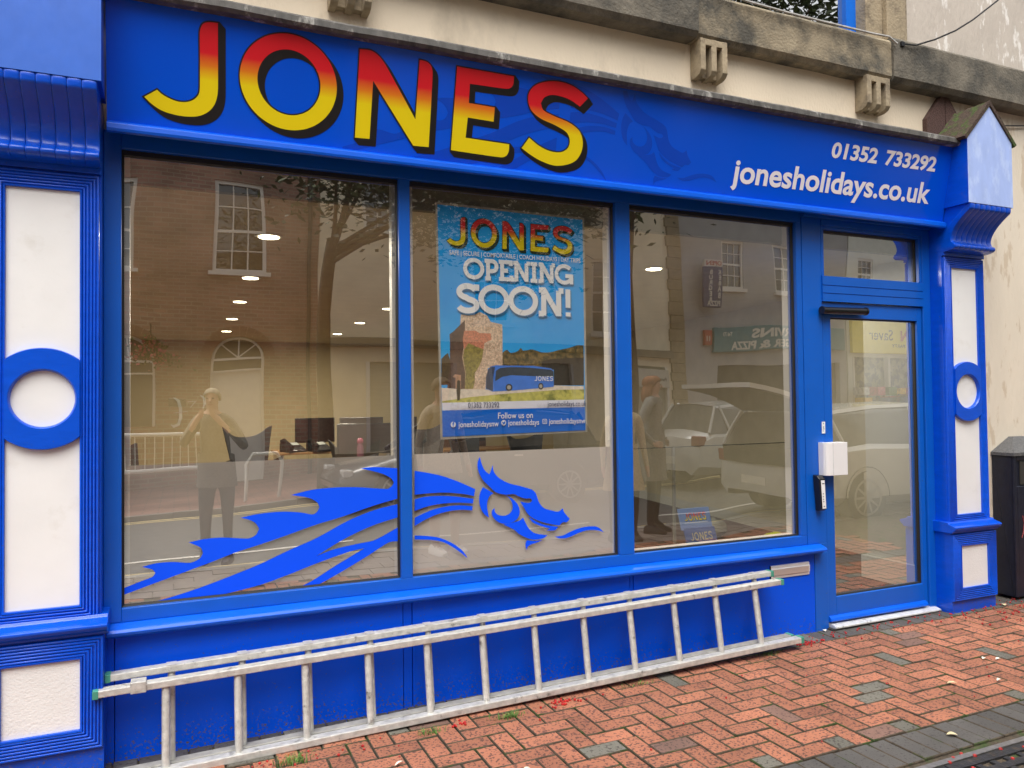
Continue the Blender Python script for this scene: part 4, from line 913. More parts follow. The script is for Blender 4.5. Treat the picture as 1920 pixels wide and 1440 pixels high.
flat('footer_print', [Q['foot']], pm('footer', (.0, .16, .72)))
flat('band_print', [Q['band']], pm('band', (.85, .85, .92)))
pw, pk = pm('white', (.92, .92, .90)), pm('navy', (.03, .04, .12))
shd = pm('softshade', (.03, .20, .42))
# miniature JONES in the print
def mini(x0, x1, zb, zt, face_m, step=.00012, shade=True):
    PL.y -= .0004; y = PL.y; sx = (x1-x0)/(2.98); src0 = .105; sz = (zt-zb)/(.44)
    xs0 = LETTERS['J'][0]; mnx = min(p[0] for p in xs0)/1000; mxx = max(p[0] for p in LETTERS['S'][0])/1000
    f = lambda x, z: (x0+(x-mnx)/(mxx-mnx)*(x1-x0), zb+(z-.07)/.43*(zt-zb))
    if shade: letter_set(lambda x, z: (x, y-.0003, z), lambda x, z, q: (x, y-.00005*q, z), face_m, pm('black', (.01, .03, .02)), po, xf=f, infl=.010, dx=.03, dz=-.03)
    else:
        for ch in 'JONES':
            loops = [O_OUT, O_IN] if ch == 'O' else [smooth_loop([(a/1000, c/1000) for a, c in LETTERS[ch][0]], 3)]
            m_ = MB(); m_.poly([[f(*p) for p in l] for l in loops], y=y-.0003); m_.build('letter_print', face_m, po)
    PL.y -= .0006
mini(1.315, 2.061, 2.318, 2.478, gm)
mini(1.812, 1.926, 1.604, 1.632, pw, shade=False)
def pt(body, x, z, size, m_=pw, fat=.0005, xs=1, rot=0, align='LEFT', shade=False):
    PL.y -= .00012
    if shade: txt('print_shadow', body, x+.004, z-.005, PL.y, size, shd, po, fat=fat*1.3, xs=xs, rot=rot, align=align); PL.y -= .0002
    return txt('print_text', body, x, z, PL.y, size, m_, po, fat=fat, xs=xs, rot=rot, align=align)
pt('SAFE | SECURE | COMFORTABLE | COACH HOLIDAYS | DAY TRIPS', 1.325, 2.268, .0335, xs=.80, rot=.006)
# slab lettering drawn as strokes: unit box, stroke weight w
def arc(cx, cy, rx, ry, a0, a1, n=18): return [(cx+rx*math.cos(R(a0+(a1-a0)*k/n)), cy+ry*math.sin(R(a0+(a1-a0)*k/n))) for k in range(n+1)]
GL = {'O': (1.0, [arc(.5, .5, .43, .43, 0, 360, 40)]),
 'P': (.72, [[(.22, 0), (.22, 1)], [(.05, .93), (.42, .93)]+arc(.42, .68, .24, .25, 90, -90, 12)+[(.22, .43)], [(.08, .06), (.36, .06)]]),
 'E': (.74, [[(.22, 0), (.22, 1)], [(.05, .93), (.68, .93), (.68, .76)], [(.22, .5), (.52, .5)], [(.05, .07), (.70, .07), (.70, .26)]]),
 'N': (.95, [[(.22, .0), (.22, .93)], [(.06, .93), (.24, .93), (.74, .05)], [(.76, 0), (.76, .93)], [(.76, .93), (.94, .93)], [(.04, .07), (.22, .07)]]),
 'I': (.40, [[(.2, 0), (.2, 1)], [(.02, .93), (.38, .93)], [(.02, .07), (.38, .07)]]),
 'G': (.98, [arc(.5, .5, .43, .43, 42, 330, 30), [(.56, .42), (.90, .42), (.90, .0)]]),
 'S': (.74, [[(.66, 1.0), (.66, .78)], arc(.36, .73, .27, .20, 20, 260, 16)+arc(.36, .27, .30, .20, 80, -160, 18), ]),
 '!': (.30, [[(.15, .32), (.15, 1)], [(.15, 0), (.15, .15)]])}
def slab(word, x0, x1, zb, h, wt_, rise=0):
    tot = sum(GL[c][0] for c in word); k = (x1-x0)/tot
    for pas in (0, 1):
        x = x0
        for c in word:
            w_, strokes = GL[c]; b = MB(); 
            for si, st in enumerate(strokes):
                PL.y -= .00004
                P_ = [Vector((x+p[0]*k, zb+rise*(x-x0)+p[1]*h)) for p in st]
                if pas == 0: P_ = [p+Vector((.006, -.006)) for p in P_]
                closed = (P_[0]-P_[-1]).length < 1e-4; L1, L2 = [], []
                for i, p in enumerate(P_):
                    a = P_[i-1] if i else (P_[-2] if closed else p); c_ = P_[i+1] if i < len(P_)-1 else (P_[1] if closed else p)
                    d0 = (p-a) if (p-a).length > 1e-6 else (c_-p); d1 = (c_-p) if (c_-p).length > 1e-6 else (p-a)
                    n0 = Vector((-d0.y, d0.x)).normalized(); n1 = Vector((-d1.y, d1.x)).normalized(); mm = (n0+n1).normalized()
                    q = wt_/2/max(.5, mm.dot(n0)); L1.append(p+mm*q); L2.append(p-mm*q)
                b.grid([[(p.x, PL.y, p.y) for p in L1], [(p.x, PL.y, p.y) for p in L2]])
            b.build('print_letter' if pas else 'print_shadow', pw if pas else shd, po); x += w_*k
        PL.y -= .0001
slab('OPENING', 1.405, 2.058, 2.147, .108, .022)
slab('SOON!', 1.362, 2.050, 1.965, .152, .031)
pt('Call us on', 1.322, 1.460, .040, pm('faint', (.78, .78, .82)), fat=.0004, xs=.80)
pt('01352 733292', 1.420, 1.462, .040, pk, fat=.0003, xs=.78)
pt('or visit', 1.825, 1.463, .038, pm('faint', (0, 0, 0)), fat=.0004, xs=.8)
pt('jonesholidays.co.uk', 1.888, 1.463, .040, pk, fat=.0003, xs=.78)
pt('Follow us on', 1.694, 1.402, .046, align='CENTER', xs=.88)
pt('jonesholidaysnw', 1.366, 1.361, .042, xs=.82); pt('jonesholidays', 1.650, 1.364, .042, xs=.82); pt('jonesholidaysnw', 1.895, 1.366, .042, xs=.82)
circ = lambda x, z, r_, n=24: [(x+r_*math.cos(2*math.pi*k/n), z+r_*math.sin(2*math.pi*k/n)) for k in range(n)]
flat('icon_disc', [circ(1.337, 1.376, .0145)], pw); pt('f', 1.3325, 1.366, .034, MC['print_footer'], fat=.0015)
flat('icon_disc', [circ(1.623, 1.379, .0145)], pw)
flat('icon_bird', [[(1.614, 1.371), (1.620, 1.375), (1.613, 1.383), (1.616, 1.386), (1.623, 1.381), (1.628, 1.387), (1.634, 1.384), (1.631, 1.375), (1.623, 1.368)]], MC['print_footer'])
b = MB(); PL.y -= .0002
rr_ = lambda h, r_: [(1.869+sx*(h-r_)+r_*math.cos(R(a)), 1.381+sz*(h-r_)+r_*math.sin(R(a))) for sx, sz, a0 in ((1, 1, 0), (-1, 1, 90), (-1, -1, 180), (1, -1, 270)) for a in (a0, a0+45, a0+90)]
b.poly([rr_(.0135, .005), rr_(.0105, .004)[::-1]], y=PL.y); b.poly([circ(1.869, 1.381, .0065), circ(1.869, 1.381, .0042)[::-1]], y=PL.y); b.poly([circ(1.8755, 1.3875, .0015, 8)], y=PL.y)
b.build('icon_camera', pw, po)
done(po, (1.69, .055, 1.31))

# ================================================================ INTERIOR
IX0, IX1, IY1, CZ = -1.6, 5.75, 9.2, 2.50
wood = mat('dark_floor_boards', (.075, .035, .022), .45, var=.35, scale=6, stretch=(1, 8, 1))
ibeige = mat('interior_beige_wall', (.54, .44, .25), .8, var=.03)
iwhite = mat('interior_white', (.45, .45, .41), .7, var=.02)
b = MB(); b.grid([[(IX0, .142, .09), (IX0, IY1, .09)], [(6.6, .142, .09), (6.6, IY1, .09)]]); tag(b.build('interior_floor', wood), kind='structure')
b = MB(); b.grid([[(IX0, .142, CZ), (IX0, IY1, CZ)], [(6.6, .142, CZ), (6.6, IY1, CZ)]]); tag(b.build('interior_ceiling', mat('interior_ceiling', (.62, .57, .42), .9)), kind='structure')
b = MB(); b.grid([[(IX0, IY1, .09), (IX0, IY1, CZ)], [(6.6, IY1, .09), (6.6, IY1, CZ)]]); tag(b.build('interior_back_wall', ibeige), kind='structure')
b = MB(); b.grid([[(IX0, .1, .09), (IX0, .1, CZ)], [(IX0, IY1, .09), (IX0, IY1, CZ)]]); tag(b.build('interior_left_wall', ibeige), kind='structure')
b = MB(); b.grid([[(5.50, .1, .09), (5.50, .1, 2.9)], [(6.55, IY1, .09), (6.55, IY1, CZ)]]); tag(b.build('interior_right_wall', mat('interior_right_paint', (.50, .47, .37), .85)), kind='structure')
b = MB(); b.box(-1.6, 6.6, .10, .142, CZ, 2.9); tag(b.build('interior_bulkhead', mat('bulkhead', (.20, .19, .16), .8)), kind='structure')
b = MB(); b.grid([[(-1.6, .142, 2.9), (-1.6, .5, 2.9)], [(5.5, .142, 2.9), (5.5, .5, 2.9)]])
box('interior_pier', 4.93, 5.36, .22, .62, .27, 2.5, iwhite); bpy.data.objects['interior_pier']['kind'] = 'structure'
box('pier_plinth', 4.90, 5.40, .18, .66, .09, .27, iwhite); bpy.data.objects['pier_plinth']['kind'] = 'structure'
mt_ = box('door_mat', 3.95, 4.9, .20, 1.1, .091, .100, mat('door_mat', (.03, .03, .032), .95, var=.3)); tag(mt_, 'dark door mat just inside the glass shop door', 'mat')
sk = MB(); sk.face([(5.49, .1, .09), (6.54, IY1, .09), (6.54, IY1, .2), (5.49, .1, .2)]); tag(sk.build('skirting_board', iwhite), kind='structure')
lampm = mat('lamp_glow', (1, .90, .62), .5, emit=9)
ring_m = mat('lamp_ring', (.7, .68, .6), .4)
PH = {0: (1.0, 2.6, 4.1, 5.7, 7.3), 1: (1.15, 2.7, 4.2, 5.7, 7.3), 2: (1.15,)}
nm = {0: 'left', 1: 'middle', 2: 'right'}; ordn = ['nearest the window', 'second from the window', 'third from the window', 'fourth from the window', 'fifth, by the back wall']
for r_ in range(3):
    for i, y in enumerate(PH[r_]):
        if r_ == 1 and i < 2: continue
        x = (.50, 1.99, 3.33)[r_]+.022*y
        t = thing('ceiling_downlight', 'round lit downlight in the %s ceiling row inside the shop, %s' % (nm[r_], ordn[i]), 'downlight', (x, y, CZ), group='ceiling downlights inside the shop')
        b = MB(); b.tube([(0, 0, -.006), (0, 0, -.014)], .060, 20); b.build('lamp_disc', lampm, t)
        b = MB(); b.tube([(0, 0, -.001), (0, 0, -.010)], .078, 20); b.build('lamp_ring', ring_m, t)
        la = bpy.data.lights.new('downlight_lamp', 'AREA'); la.shape = 'DISK'; la.size = .17; la.energy = 28; la.color = (1, .91, .73)
        lo = bpy.data.objects.new('downlight_lamp', la); COL.objects.link(lo); lo.parent = t; lo.location = (0, 0, -.03)

for i, (x, y) in enumerate(((4.70, 1.0), (4.17, .47))):  # two unseen downlights, added to brighten the interior behind the door
    t = thing('ceiling_downlight', 'unseen fill downlight added inside the shop door, %s' % ('nearer the door' if i == 0 else 'further from the door'), 'downlight', (x, y, CZ), group='ceiling downlights inside the shop')
    b = MB(); b.tube([(0, 0, -.006), (0, 0, -.014)], .060, 20); b.build('lamp_disc', lampm, t)
    b = MB(); b.tube([(0, 0, -.001), (0, 0, -.010)], .078, 20); b.build('lamp_ring', ring_m, t)
    la = bpy.data.lights.new('downlight_lamp', 'AREA'); la.shape = 'DISK'; la.size = .17; la.energy = 7; la.color = (1, .95, .84)
    lo = bpy.data.objects.new('downlight_lamp', la); COL.objects.link(lo); lo.parent = t; lo.location = (0, 0, -.03)
def office_chair(x, y, rz, label, s=1):
    t = thing('office_chair', label, 'office chair', (x, y, .09), rz, 'black office chairs')
    ck = mat('black_mesh_fabric', (.02, .02, .021), .8, var=.3, scale=60)
    b = MB(); b.tube([(0, 0, .08), (0, 0, .42)], .025, 8); b.build('gas_post', black_pl, t)
    b = MB()
    for k in range(5): a = k*1.2566; b.tube([(0, 0, .1), (.28*math.cos(a), .28*math.sin(a), .05)], [.025, .015], 6)
    b.build('star_base', black_pl, t)
    b = MB()
    rows = []
    for i in range(9):
        v_ = -1+2*i/8; rows.append([(.25*u_, .25*v_, .46+.03*u_*u_-.02*abs(v_)**3+.02) for u_ in [-1+2*j/8 for j in range(9)]])
    rows2 = [[(a, c, d-.06) for a, c, d in r__] for r__ in rows]
    b.grid(rows); b.grid(rows2); b.box(-.25, .25, -.25, .25, .43, .45); b.build('seat', ck, t, smooth=True)
    # winged back: scooped top edge between two raised horns
    b = MB(); rows, rows2 = [], []
    for j in range(15):
        u_ = -1+2*j/14; ztop = .88+.15*abs(u_)**3-.03*(abs(u_) > .93); zbot = .55+.05*(1-abs(u_)); r_ = []
        q_ = []
        for i in range(9):
            v_ = i/8; z_ = zbot+(ztop-zbot)*v_; y_ = .24+.07*v_-.13*abs(u_)**2; wd = .21+.06*v_
            r_.append((wd*u_*(1+.12*v_*abs(u_)), y_, z_)); q_.append((wd*u_*(1+.12*v_*abs(u_)), y_+.03, z_))
        rows.append(r_); rows2.append(q_)
    b.grid(rows); b.grid(rows2)
    b.grid([[r_[-1] for r_ in rows], [r_[-1] for r_ in rows2]]); b.grid([[r_[0] for r_ in rows], [r_[0] for r_ in rows2]]); b.grid([rows[0], rows2[0]]); b.grid([rows[-1], rows2[-1]])
    b.build('backrest', ck, t, smooth=True)
    for sx in (-1, 1):
        b = MB(); b.tube([(sx*.27, .12, .45), (sx*.30, .1, .62), (sx*.30, -.12, .66), (sx*.27, -.16, .5), (sx*.26, -.1, .45)], .018, 7); b.build('armrest', black_pl, t, smooth=True)
    return t
office_chair(.88, 6.0, .25, 'black winged office chair in front of the back wall, left of the desk').scale = (1.0, 1.0, 1.14)
office_chair(2.88, 5.5, -.2, 'black office chair just right of the first mullion, behind the desk').scale = (1.05, 1.05, 1.2)
office_chair(3.55, 5.5, .5, 'low black office chair seen under the poster')
office_chair(4.5, 5.8, .1, 'black office chair furthest right, mostly below the film edge')
office_chair(1.95, 5.0, 2.6, 'black office chair turned away at the near desk')
office_chair(2.45, 4.6, -.5, 'black office chair beside the first mullion, nearest the window')
office_chair(-.30, 5.2, 1.2, 'black office chair cut off by the left window frame')

def desk(x0, x1, y0, y1, zt, label):
    t = thing('desk', label, 'desk', group='office desks'); wd = mat('desk_wood', (.28, .15, .06), .5, var=.15, stretch=(1, 6, 6))
    box('desktop', x0, x1, y0, y1, zt-.03, zt, wd, t, .004)
    box('leg', x0+.03, x0+.07, y0+.03, y1-.03, .09, zt-.03, silver, t); box('leg', x1-.07, x1-.03, y0+.03, y1-.03, .09, zt-.03, silver, t)
    done(t, ((x0+x1)/2, (y0+y1)/2, .09)); return t
desk(1.25, 2.75, 6.6, 7.5, .86, 'wooden office desk with monitor and phones seen through the first window')
desk(1.05, 2.55, 4.3, 5.0, .82, 'near wooden desk with a pink bottle on it')
desk(3.6, 5.0, 6.9, 7.5, .80, 'far desk seen below the poster')
def monitor(x, y, z, rz, label, w_=.56):
    t = thing('monitor', label, 'monitor', (x, y, z), rz, 'black computer monitors')
    box('screen_case', -w_/2, w_/2, 0, .03, .10, .44, black_pl, t, .006); box('screen', -w_/2+.015, w_/2-.015, -.002, -.0005, .115, .425, mat('dark_screen', (.03, .018, .016), .15), t)
    box('stand', -.03, .03, .03, .05, 0, .2, black_pl, t); box('foot', -.11, .11, -.06, .1, 0, .012, black_pl, t)
monitor(1.80, 7.1, .86, .15, 'black computer monitor standing alone left of the dark car reflection')
monitor(2.42, 7.0, .86, -.2, 'black computer monitor on the far desk beside the first mullion', .6)
monitor(1.95, 4.75, .83, .1, 'large dark monitor on the near desk beside the pink bottle', .62)
monitor(4.1, 7.2, .80, .1, 'monitor on the far desk hidden behind the poster')
monitor(2.98, 6.6, .86, .3, 'narrow dark monitor right of the first mullion', .3)
def phone(x, y, z, rz, label):
    t = thing('desk_phone', label, 'telephone', (x, y, z), rz, 'black desk telephones')
    b = MB(); b.prof_x([(-.1, 0), (-.1, .02), (.08, .09), (.09, .085), (.09, 0)], -.09, .09); b.build('phone_body', black_pl, t, bevel=.004)
    b = MB(); b.tube([(-.065, -.09, .045), (-.065, -.06, .065), (-.065, .05, .115), (-.065, .085, .10)], [.024, .016, .016, .024], 8); b.build('handset', black_pl, t, smooth=True)
    b = MB(); b.face([(0, 0, .0645), (.075, 0, .0645), (.075, .06, .087), (0, .06, .087)]); b.build('display', mat('phone_display', (.35, .36, .33), .3), t)
    return t
phone(1.45, 6.75, .86, .4, "left desk telephone in front of the lone monitor").scale = (1.4, 1.4, 1.4)
phone(1.78, 6.7, .86, .3, 'right desk telephone nearest the near desk').scale = (1.4, 1.4, 1.4)
wb = thing('water_bottle', 'translucent pink water bottle on the near desk', 'bottle', (1.82, 4.4, .82))
pk_ = mat('pink_plastic', (.30, .04, .10), .2)
b = MB(); b.tube([(0, 0, 0), (0, 0, .01), (0, 0, .2), (0, 0, .235), (0, 0, .25)], [.03, .036, .036, .026, .02], 14); b.build('bottle_body', mat('mauve_plastic', (.20, .07, .12), .2), wb, smooth=True)
b = MB(); b.tube([(0, 0, .25), (0, 0, .27), (0, 0, .29), (0, 0, .305)], [.032, .034, .03, .012], 14); b.build('bottle_cap', pk_, wb, smooth=True)
cb = thing('cupboard', 'low brown cupboard against the back wall below the poster', 'cupboard')
box('carcass', 3.9, 4.7, 8.0, 8.5, .09, .95, mat('brown_cabinet', (.12, .06, .035), .5), cb); box('cabinet_door', 3.92, 4.28, 7.985, 7.999, .12, .93, MC['brown_cabinet'], cb); box('cabinet_door', 4.30, 4.68, 7.985, 7.999, .12, .93, MC['brown_cabinet'], cb)
done(cb, (4.3, 8.2, .09))
box('filing_cabinet', 3.0, 3.35, 8.4, 8.9, .09, 1.15, mat('grey_green', (.16, .17, .13), .5), None, .004); tag(bpy.data.objects['filing_cabinet'], 'plain grey filing cabinet against the back wall near the first mullion', 'filing cabinet')
# script lettering on the back wall
b = MB(); b2y = IY1-.01
def stroke(p, w_):
    P_ = [Vector(q) for q in p]; L1, L2 = [], []
    for i, q in enumerate(P_):
        d = (P_[min(i+1, len(P_)-1)]-P_[max(i-1, 0)]).normalized(); n_ = Vector((-d.y, d.x))*w_/2*(1 if 0 < i < len(P_)-1 else .3); L1.append(q+n_); L2.append(q-n_)
    b.grid([[(v_.x, b2y, v_.y) for v_ in L1], [(v_.x, b2y, v_.y) for v_ in L2]])
stroke([(.0, 1.62), (.07, 1.57), (.10, 1.45), (.10, 1.30), (.07, 1.20), (.0, 1.17), (-.03, 1.20)], .045); stroke([(0, 1.38), (.20, 1.40)], .03)
stroke([(.38, 1.66), (.44, 1.60), (.45, 1.52), (.42, 1.44)], .04); stroke([(.20, 1.55), (.32, 1.56), (.24, 1.46)], .03)
tag(b.build('wall_script', mat('white_wall_letters', (.75, .72, .6), .5)), 'white script letters on the beige back wall inside the shop', 'wall lettering')

# glass screen, brochures and hi-vis things behind the third window
gs = thing('glass_screen', 'low clear glass screen with dark posts inside the third window', 'glass screen')
b = MB(); b.poly([[(3.5, .1), (5.62, .1), (5.62, 1.05), (3.5, 1.05)]], y=2.15); b.build('screen_pane', glass_mat('clear_screen', .0, (.93, .94, .9), 0), gs)
for x in (4.22, 5.60): box('screen_post', x-.012, x+.012, 2.14, 2.16, .09, 1.05, black_pl if x > 5 else mat('grey_post', (.25, .24, .2), .4), gs)
box('top_edge', 3.5, 5.588, 2.144, 2.156, 1.051, 1.058, mat('glass_edge', (.06, .07, .05), .3), gs)
done(gs, (4.6, 2.15, .09))
box('display_shelf', 2.42, 3.65, .16, .40, .44, .465, iwhite); tag(bpy.data.objects['display_shelf'], 'narrow white shelf behind the third window holding the brochures', 'shelf')
br_ = thing('brochure_rack', 'small rack of three tiers of JONES holiday brochures inside the third window', 'brochure rack')
bc = mat('brochure_blue', (.05, .10, .28), .4)
for k, (zb, zt, yy, xo) in enumerate(((.66, .79, .30, 0), (.56, .67, .26, .012), (.45, .58, .22, .024))):
    a0, a1 = 2.955+xo*1.2, 3.195+xo*1.0
    p_ = MB(); p_.grid([[(a0, yy, zb), (a1, yy, zb), (a1+.0, yy+.012, zb), (a0, yy+.012, zb)], [(a0, yy+.04, zt), (a1, yy+.04, zt), (a1, yy+.052, zt), (a0, yy+.052, zt)]], closed=True)
    p_.face([(a0, yy+.04, zt), (a1, yy+.04, zt), (a1, yy+.052, zt), (a0, yy+.052, zt)])
    bo = p_.build('brochure', bc if k else mat('brochure_sky', (.15, .25, .5), .4), br_)
    def f3(x, z, yy=yy, zb=zb, zt=zt): return (x, yy+.04*(z-zb)/(zt-zb)-.0015, z)
    mnx, mxx = .0, 1.0
    X0 = min(p[0] for p in LETTERS['J'][0])/1000; X1 = max(p[0] for p in LETTERS['S'][0])/1000
    xf = lambda x, z, a0=a0, zt=zt, zb=zb: (a0+.035+(x-X0)/(X1-X0)*.17, zt-.075+(z-.07)/.43*.05)
    letter_set(lambda x, z: f3(x, z), lambda x, z, q: tuple(Vector(f3(x, z))+Vector((0, .0004, 0))), gm if k == 0 else mat('pale_gold', (.6, .5, .25), .5), letter_k, bo, xf=xf, infl=.004) if k == 0 else None
    if k:
        for ch in 'JONES':
            loops = [O_OUT, O_IN] if ch == 'O' else [smooth_loop([(a/1000, c/1000) for a, c in LETTERS[ch][0]], 2)]
            m_ = MB(); m_.poly([[xf(*p) for p in l] for l in loops], fn=lambda x, z: f3(x, z)); m_.build('brochure_letter', mat('pale_gold', (.6, .5, .25), .5), bo)
    q_ = MB(); q_.face([f3(a0+.03, zt-.088), f3(a1-.03, zt-.088), f3(a1-.03, zt-.085), f3(a0+.03, zt-.085)]); q_.build('brochure_line', MC.get('pale_gold') or pw, bo)
done(br_, (3.08, .25, .465))
hv = mat('hi_vis_yellow', (.55, .75, .02), .6, var=.3, scale=20)
def lump(name, c, r_, label, cat, m_, sq=.7, seed=0):
    b = MB(); n = 18; rows = []
    for i in range(10):
        p = math.pi*i/9; rows.append([(c[0]+r_*(1+.25*noise.noise((math.cos(a)*2, math.sin(a)*2+seed, p*2)))*math.sin(p)*math.cos(a), c[1]+r_*(1+.25*noise.noise((math.cos(a)*2, math.sin(a)*2+seed, p*2)))*math.sin(p)*math.sin(a), c[2]+r_*sq*(1+math.cos(p))*(1+.15*noise.noise((a, seed, p*3)))) for a in [2*math.pi*k/n for k in range(n)]])
    b.grid(rows, closed=True); tag(b.build(name, m_, smooth=True), label, cat)
lump('hi_vis_bag', (5.22, 1.95, .09), .11, 'bright yellow hi-vis bag on the shop floor at the right end of the third window', 'bag', hv, .6)
lump('hi_vis_vest', (4.42, 1.45, .09), .10, 'crumpled yellow hi-vis vest lying on the floor behind the third window', 'vest', hv, .15, 3)
lump('dust_sheet', (5.0, 2.6, .09), .16, 'crumpled pale dust sheet on the floor beside the hi-vis bag', 'cloth', mat('dust_sheet', (.3, .29, .24), .8), .6, 5)

# ================================================================ THE OTHER SIDE OF THE STREET (seen mirrored in the glass)
FY = -13.42
def house(name, label, x0, x1, h, wall_mat, roof_mat, openings, z0=-.2):
    """wall front at FY with real openings; returns thing"""
    t = thing(name, label, 'building', group='buildings across the street')
    xs = sorted({x0, x1, *[o[0] for o in openings], *[o[1] for o in openings]}); zs = sorted({z0, h, *[o[2] for o in openings], *[o[3] for o in openings]})
    b = MB()
    for i in range(len(xs)-1):
        for j in range(len(zs)-1):
            cx, cz = (xs[i]+xs[i+1])/2, (zs[j]+zs[j+1])/2
            if any(o[0] < cx < o[1] and o[2] < cz < o[3] for o in openings): continue
            b.face([(xs[i], FY, zs[j]), (xs[i+1], FY, zs[j]), (xs[i+1], FY, zs[j+1]), (xs[i], FY, zs[j+1])])
    for a, c, d, e_ in [o[:4] for o in openings]:
        b.face([(a, FY, d), (a, FY-.2, d), (a, FY-.2, e_), (a, FY, e_)]); b.face([(c, FY, d), (c, FY-.2, d), (c, FY-.2, e_), (c, FY, e_)])
        b.face([(a, FY, e_), (a, FY-.2, e_), (c, FY-.2, e_), (c, FY, e_)]); b.face([(a, FY, d), (a, FY-.2, d), (c, FY-.2, d), (c, FY, d)])
    b.face([(x0, FY, z0), (x0, FY-8, z0), (x0, FY-8, h), (x0, FY, h)]); b.face([(x1, FY, z0), (x1, FY-8, z0), (x1, FY-8, h), (x1, FY, h)])
    b.face([(x0, FY-8, z0), (x1, FY-8, z0), (x1, FY-8, h), (x0, FY-8, h)])
    b.build('wall', wall_mat, t)
    b = MB(); b.grid([[(x0-.05, FY+.3, h-.02), (x0-.05, FY-4, h+2.2), (x0-.05, FY-8.2, h-.02)], [(x1+.05, FY+.3, h-.02), (x1+.05, FY-4, h+2.2), (x1+.05, FY-8.2, h-.02)]])
    b.face([(x0, FY, h), (x0, FY-4, h+2.1), (x0, FY-8, h)]); b.face([(x1, FY, h), (x1, FY-4, h+2.1), (x1, FY-8, h)])
    b.box(x0, x1, FY+.0, FY+.32, h-.12, h-.02)
    b.build('roof', roof_mat, t)
    return t
wpaint = mat('white_sash_paint', (.80, .78, .72), .6, var=.05)
slate = mat('slate_roof', (.10, .10, .11), .8, var=.3, scale=12, stretch=(1, 1, 6))
def sash(t, x0, x1, z0, z1, nx=3, nz=4, y=FY-.14, arch=False):
    f = MB(); w_ = .07
    f.box(x0-.02, x0+w_, y, y+.1, z0, z1); f.box(x1-w_, x1+.02, y, y+.1, z0, z1); f.box(x0+w_, x1-w_, y, y+.1, z1-w_, z1); f.box(x0+w_, x1-w_, y, y+.1, z0, z0+w_)
    f.box(x0-.08, x1+.08, y+.05, FY+.10, z0-.09, z0)
    fo = f.build('window', wpaint, t)
    g = MB(); g.box(x0+w_, x1-w_, y+.03, y+.035, z0+w_, z1-w_); g.build('pane', glass_far, fo)
    c = MB(); c.face([(x0, y-.12, z0), (x1, y-.12, z0), (x1, y-.12, z1), (x0, y-.12, z1)]); c.build('curtain', mat('net_curtain', (.30, .30, .29), .9, var=.5, scale=9, stretch=(6, 1, .5)), fo)
    b = MB()
    for i in range(1, nx): x = x0+w_+(x1-x0-2*w_)*i/nx; b.box(x-.012, x+.012, y+.036, y+.06, z0+w_, z1-w_)
    for j in range(1, nz): z = z0+w_+(z1-z0-2*w_)*j/nz; q = .028 if j*2 == nz else .012; b.box(x0+w_, x1-w_, y+.0605, y+.075, z-q, z+q)
    b.build('glazing_bars', wpaint, fo)
rb = brick_mat('old_red_brick', (.38, .20, .145), (.25, .13, .095), (.34, .28, .21), bw=.24, bh=.08, mort=.010)
yb = brick_mat('buff_brick', (.30, .23, .14), (.26, .20, .13), (.22, .19, .14), bw=.225, bh=.075, mort=.009)
op = [(.78, 1.74, 4.29, 6.22), (-1.65, -.69, 4.27, 6.10), (-4.1, -3.1, 4.27, 6.1), (.75, 1.70, .0, 2.95), (-1.35, -.38, 1.0, 2.9), (-4.1, -3.1, 1.0, 2.9)]
h1_ = house('brick_building', 'old red brick building with white sash windows and an arched doorway', -9, 2.98, 8.8, rb, slate, op)
for o_ in op[:3]: sash(h1_, *o_)
for a, c, d, e_ in op[3:]:
    xc, rr = (a+c)/2, (c-a)/2
    b = MB()   # rubbed brick arch filling the corners of the opening
    n = 14; pts = [(xc+rr*math.cos(math.pi*k/n), e_-rr+rr*math.sin(math.pi*k/n)) for k in range(n+1)]
    b.poly([pts+[(a, e_+.01), (c, e_+.01)]], y=FY-.05)
    for k in range(n):
        q = [(xc+s_*math.cos(math.pi*kk/n), e_-rr+s_*math.sin(math.pi*kk/n)) for kk, s_ in ((k+.06, rr), (k+.94, rr), (k+.94, rr+.22), (k+.06, rr+.22))]
        b.face([(x, FY+.012, z) for x, z in q])
    b.build('arch', mat('rubbed_brick', (.24, .11, .075), .85, var=.2), h1_)
    f = MB(); f.tube([(xc+(rr-.03)*math.cos(math.pi*k/n), FY-.1, e_-rr+(rr-.03)*math.sin(math.pi*k/n)) for k in range(n+1)], .03, 6)
    for ang in (45, 90, 135): f.tube([(xc, FY-.1, e_-rr), (xc+(rr-.03)*math.cos(R(ang)), FY-.1, e_-rr+(rr-.03)*math.sin(R(ang)))], .015, 5)
    f.box(a, c, FY-.14, FY-.06, e_-rr-.05, e_-rr); f.box(a, a+.05, FY-.14, FY-.06, d, e_-rr-.05); f.box(c-.05, c, FY-.14, FY-.06, d, e_-rr-.05)
    f.box(a, c, FY-.13, FY-.07, e_-rr-.32, e_-rr-.28)
    f.box(a, c, FY-.2, FY-.16, d, e_-rr-.3) if a > .5 else None
    f.build('window', wpaint, h1_)
    g = MB(); g.face([(a, FY-.18, d), (c, FY-.18, d), (c, FY-.18, e_), (a, FY-.18, e_)]); g.build('pane', mat('dark_glass', (.05, .05, .045), .1), h1_)
done(h1_, (-3, FY-4, 0))
b = MB(); b.tube([(2.75, FY+.07, 0), (2.75, FY+.07, 8.6)], .05, 8); tag(b.build('drainpipe', mat('pipe', (.03, .03, .03)), smooth=True), 'black drainpipe at the end of the red brick building across the street', 'drainpipe')
op = [(9.99, 10.93, 3.26, 5.1), (6.6, 7.55, 3.4, 5.2), (3.9, 4.85, 5.4, 7.1), (4.05, 6.1, .5, 2.35), (7.0, 9.3, .5, 2.4), (10.6, 12.1, .1, 2.45)]
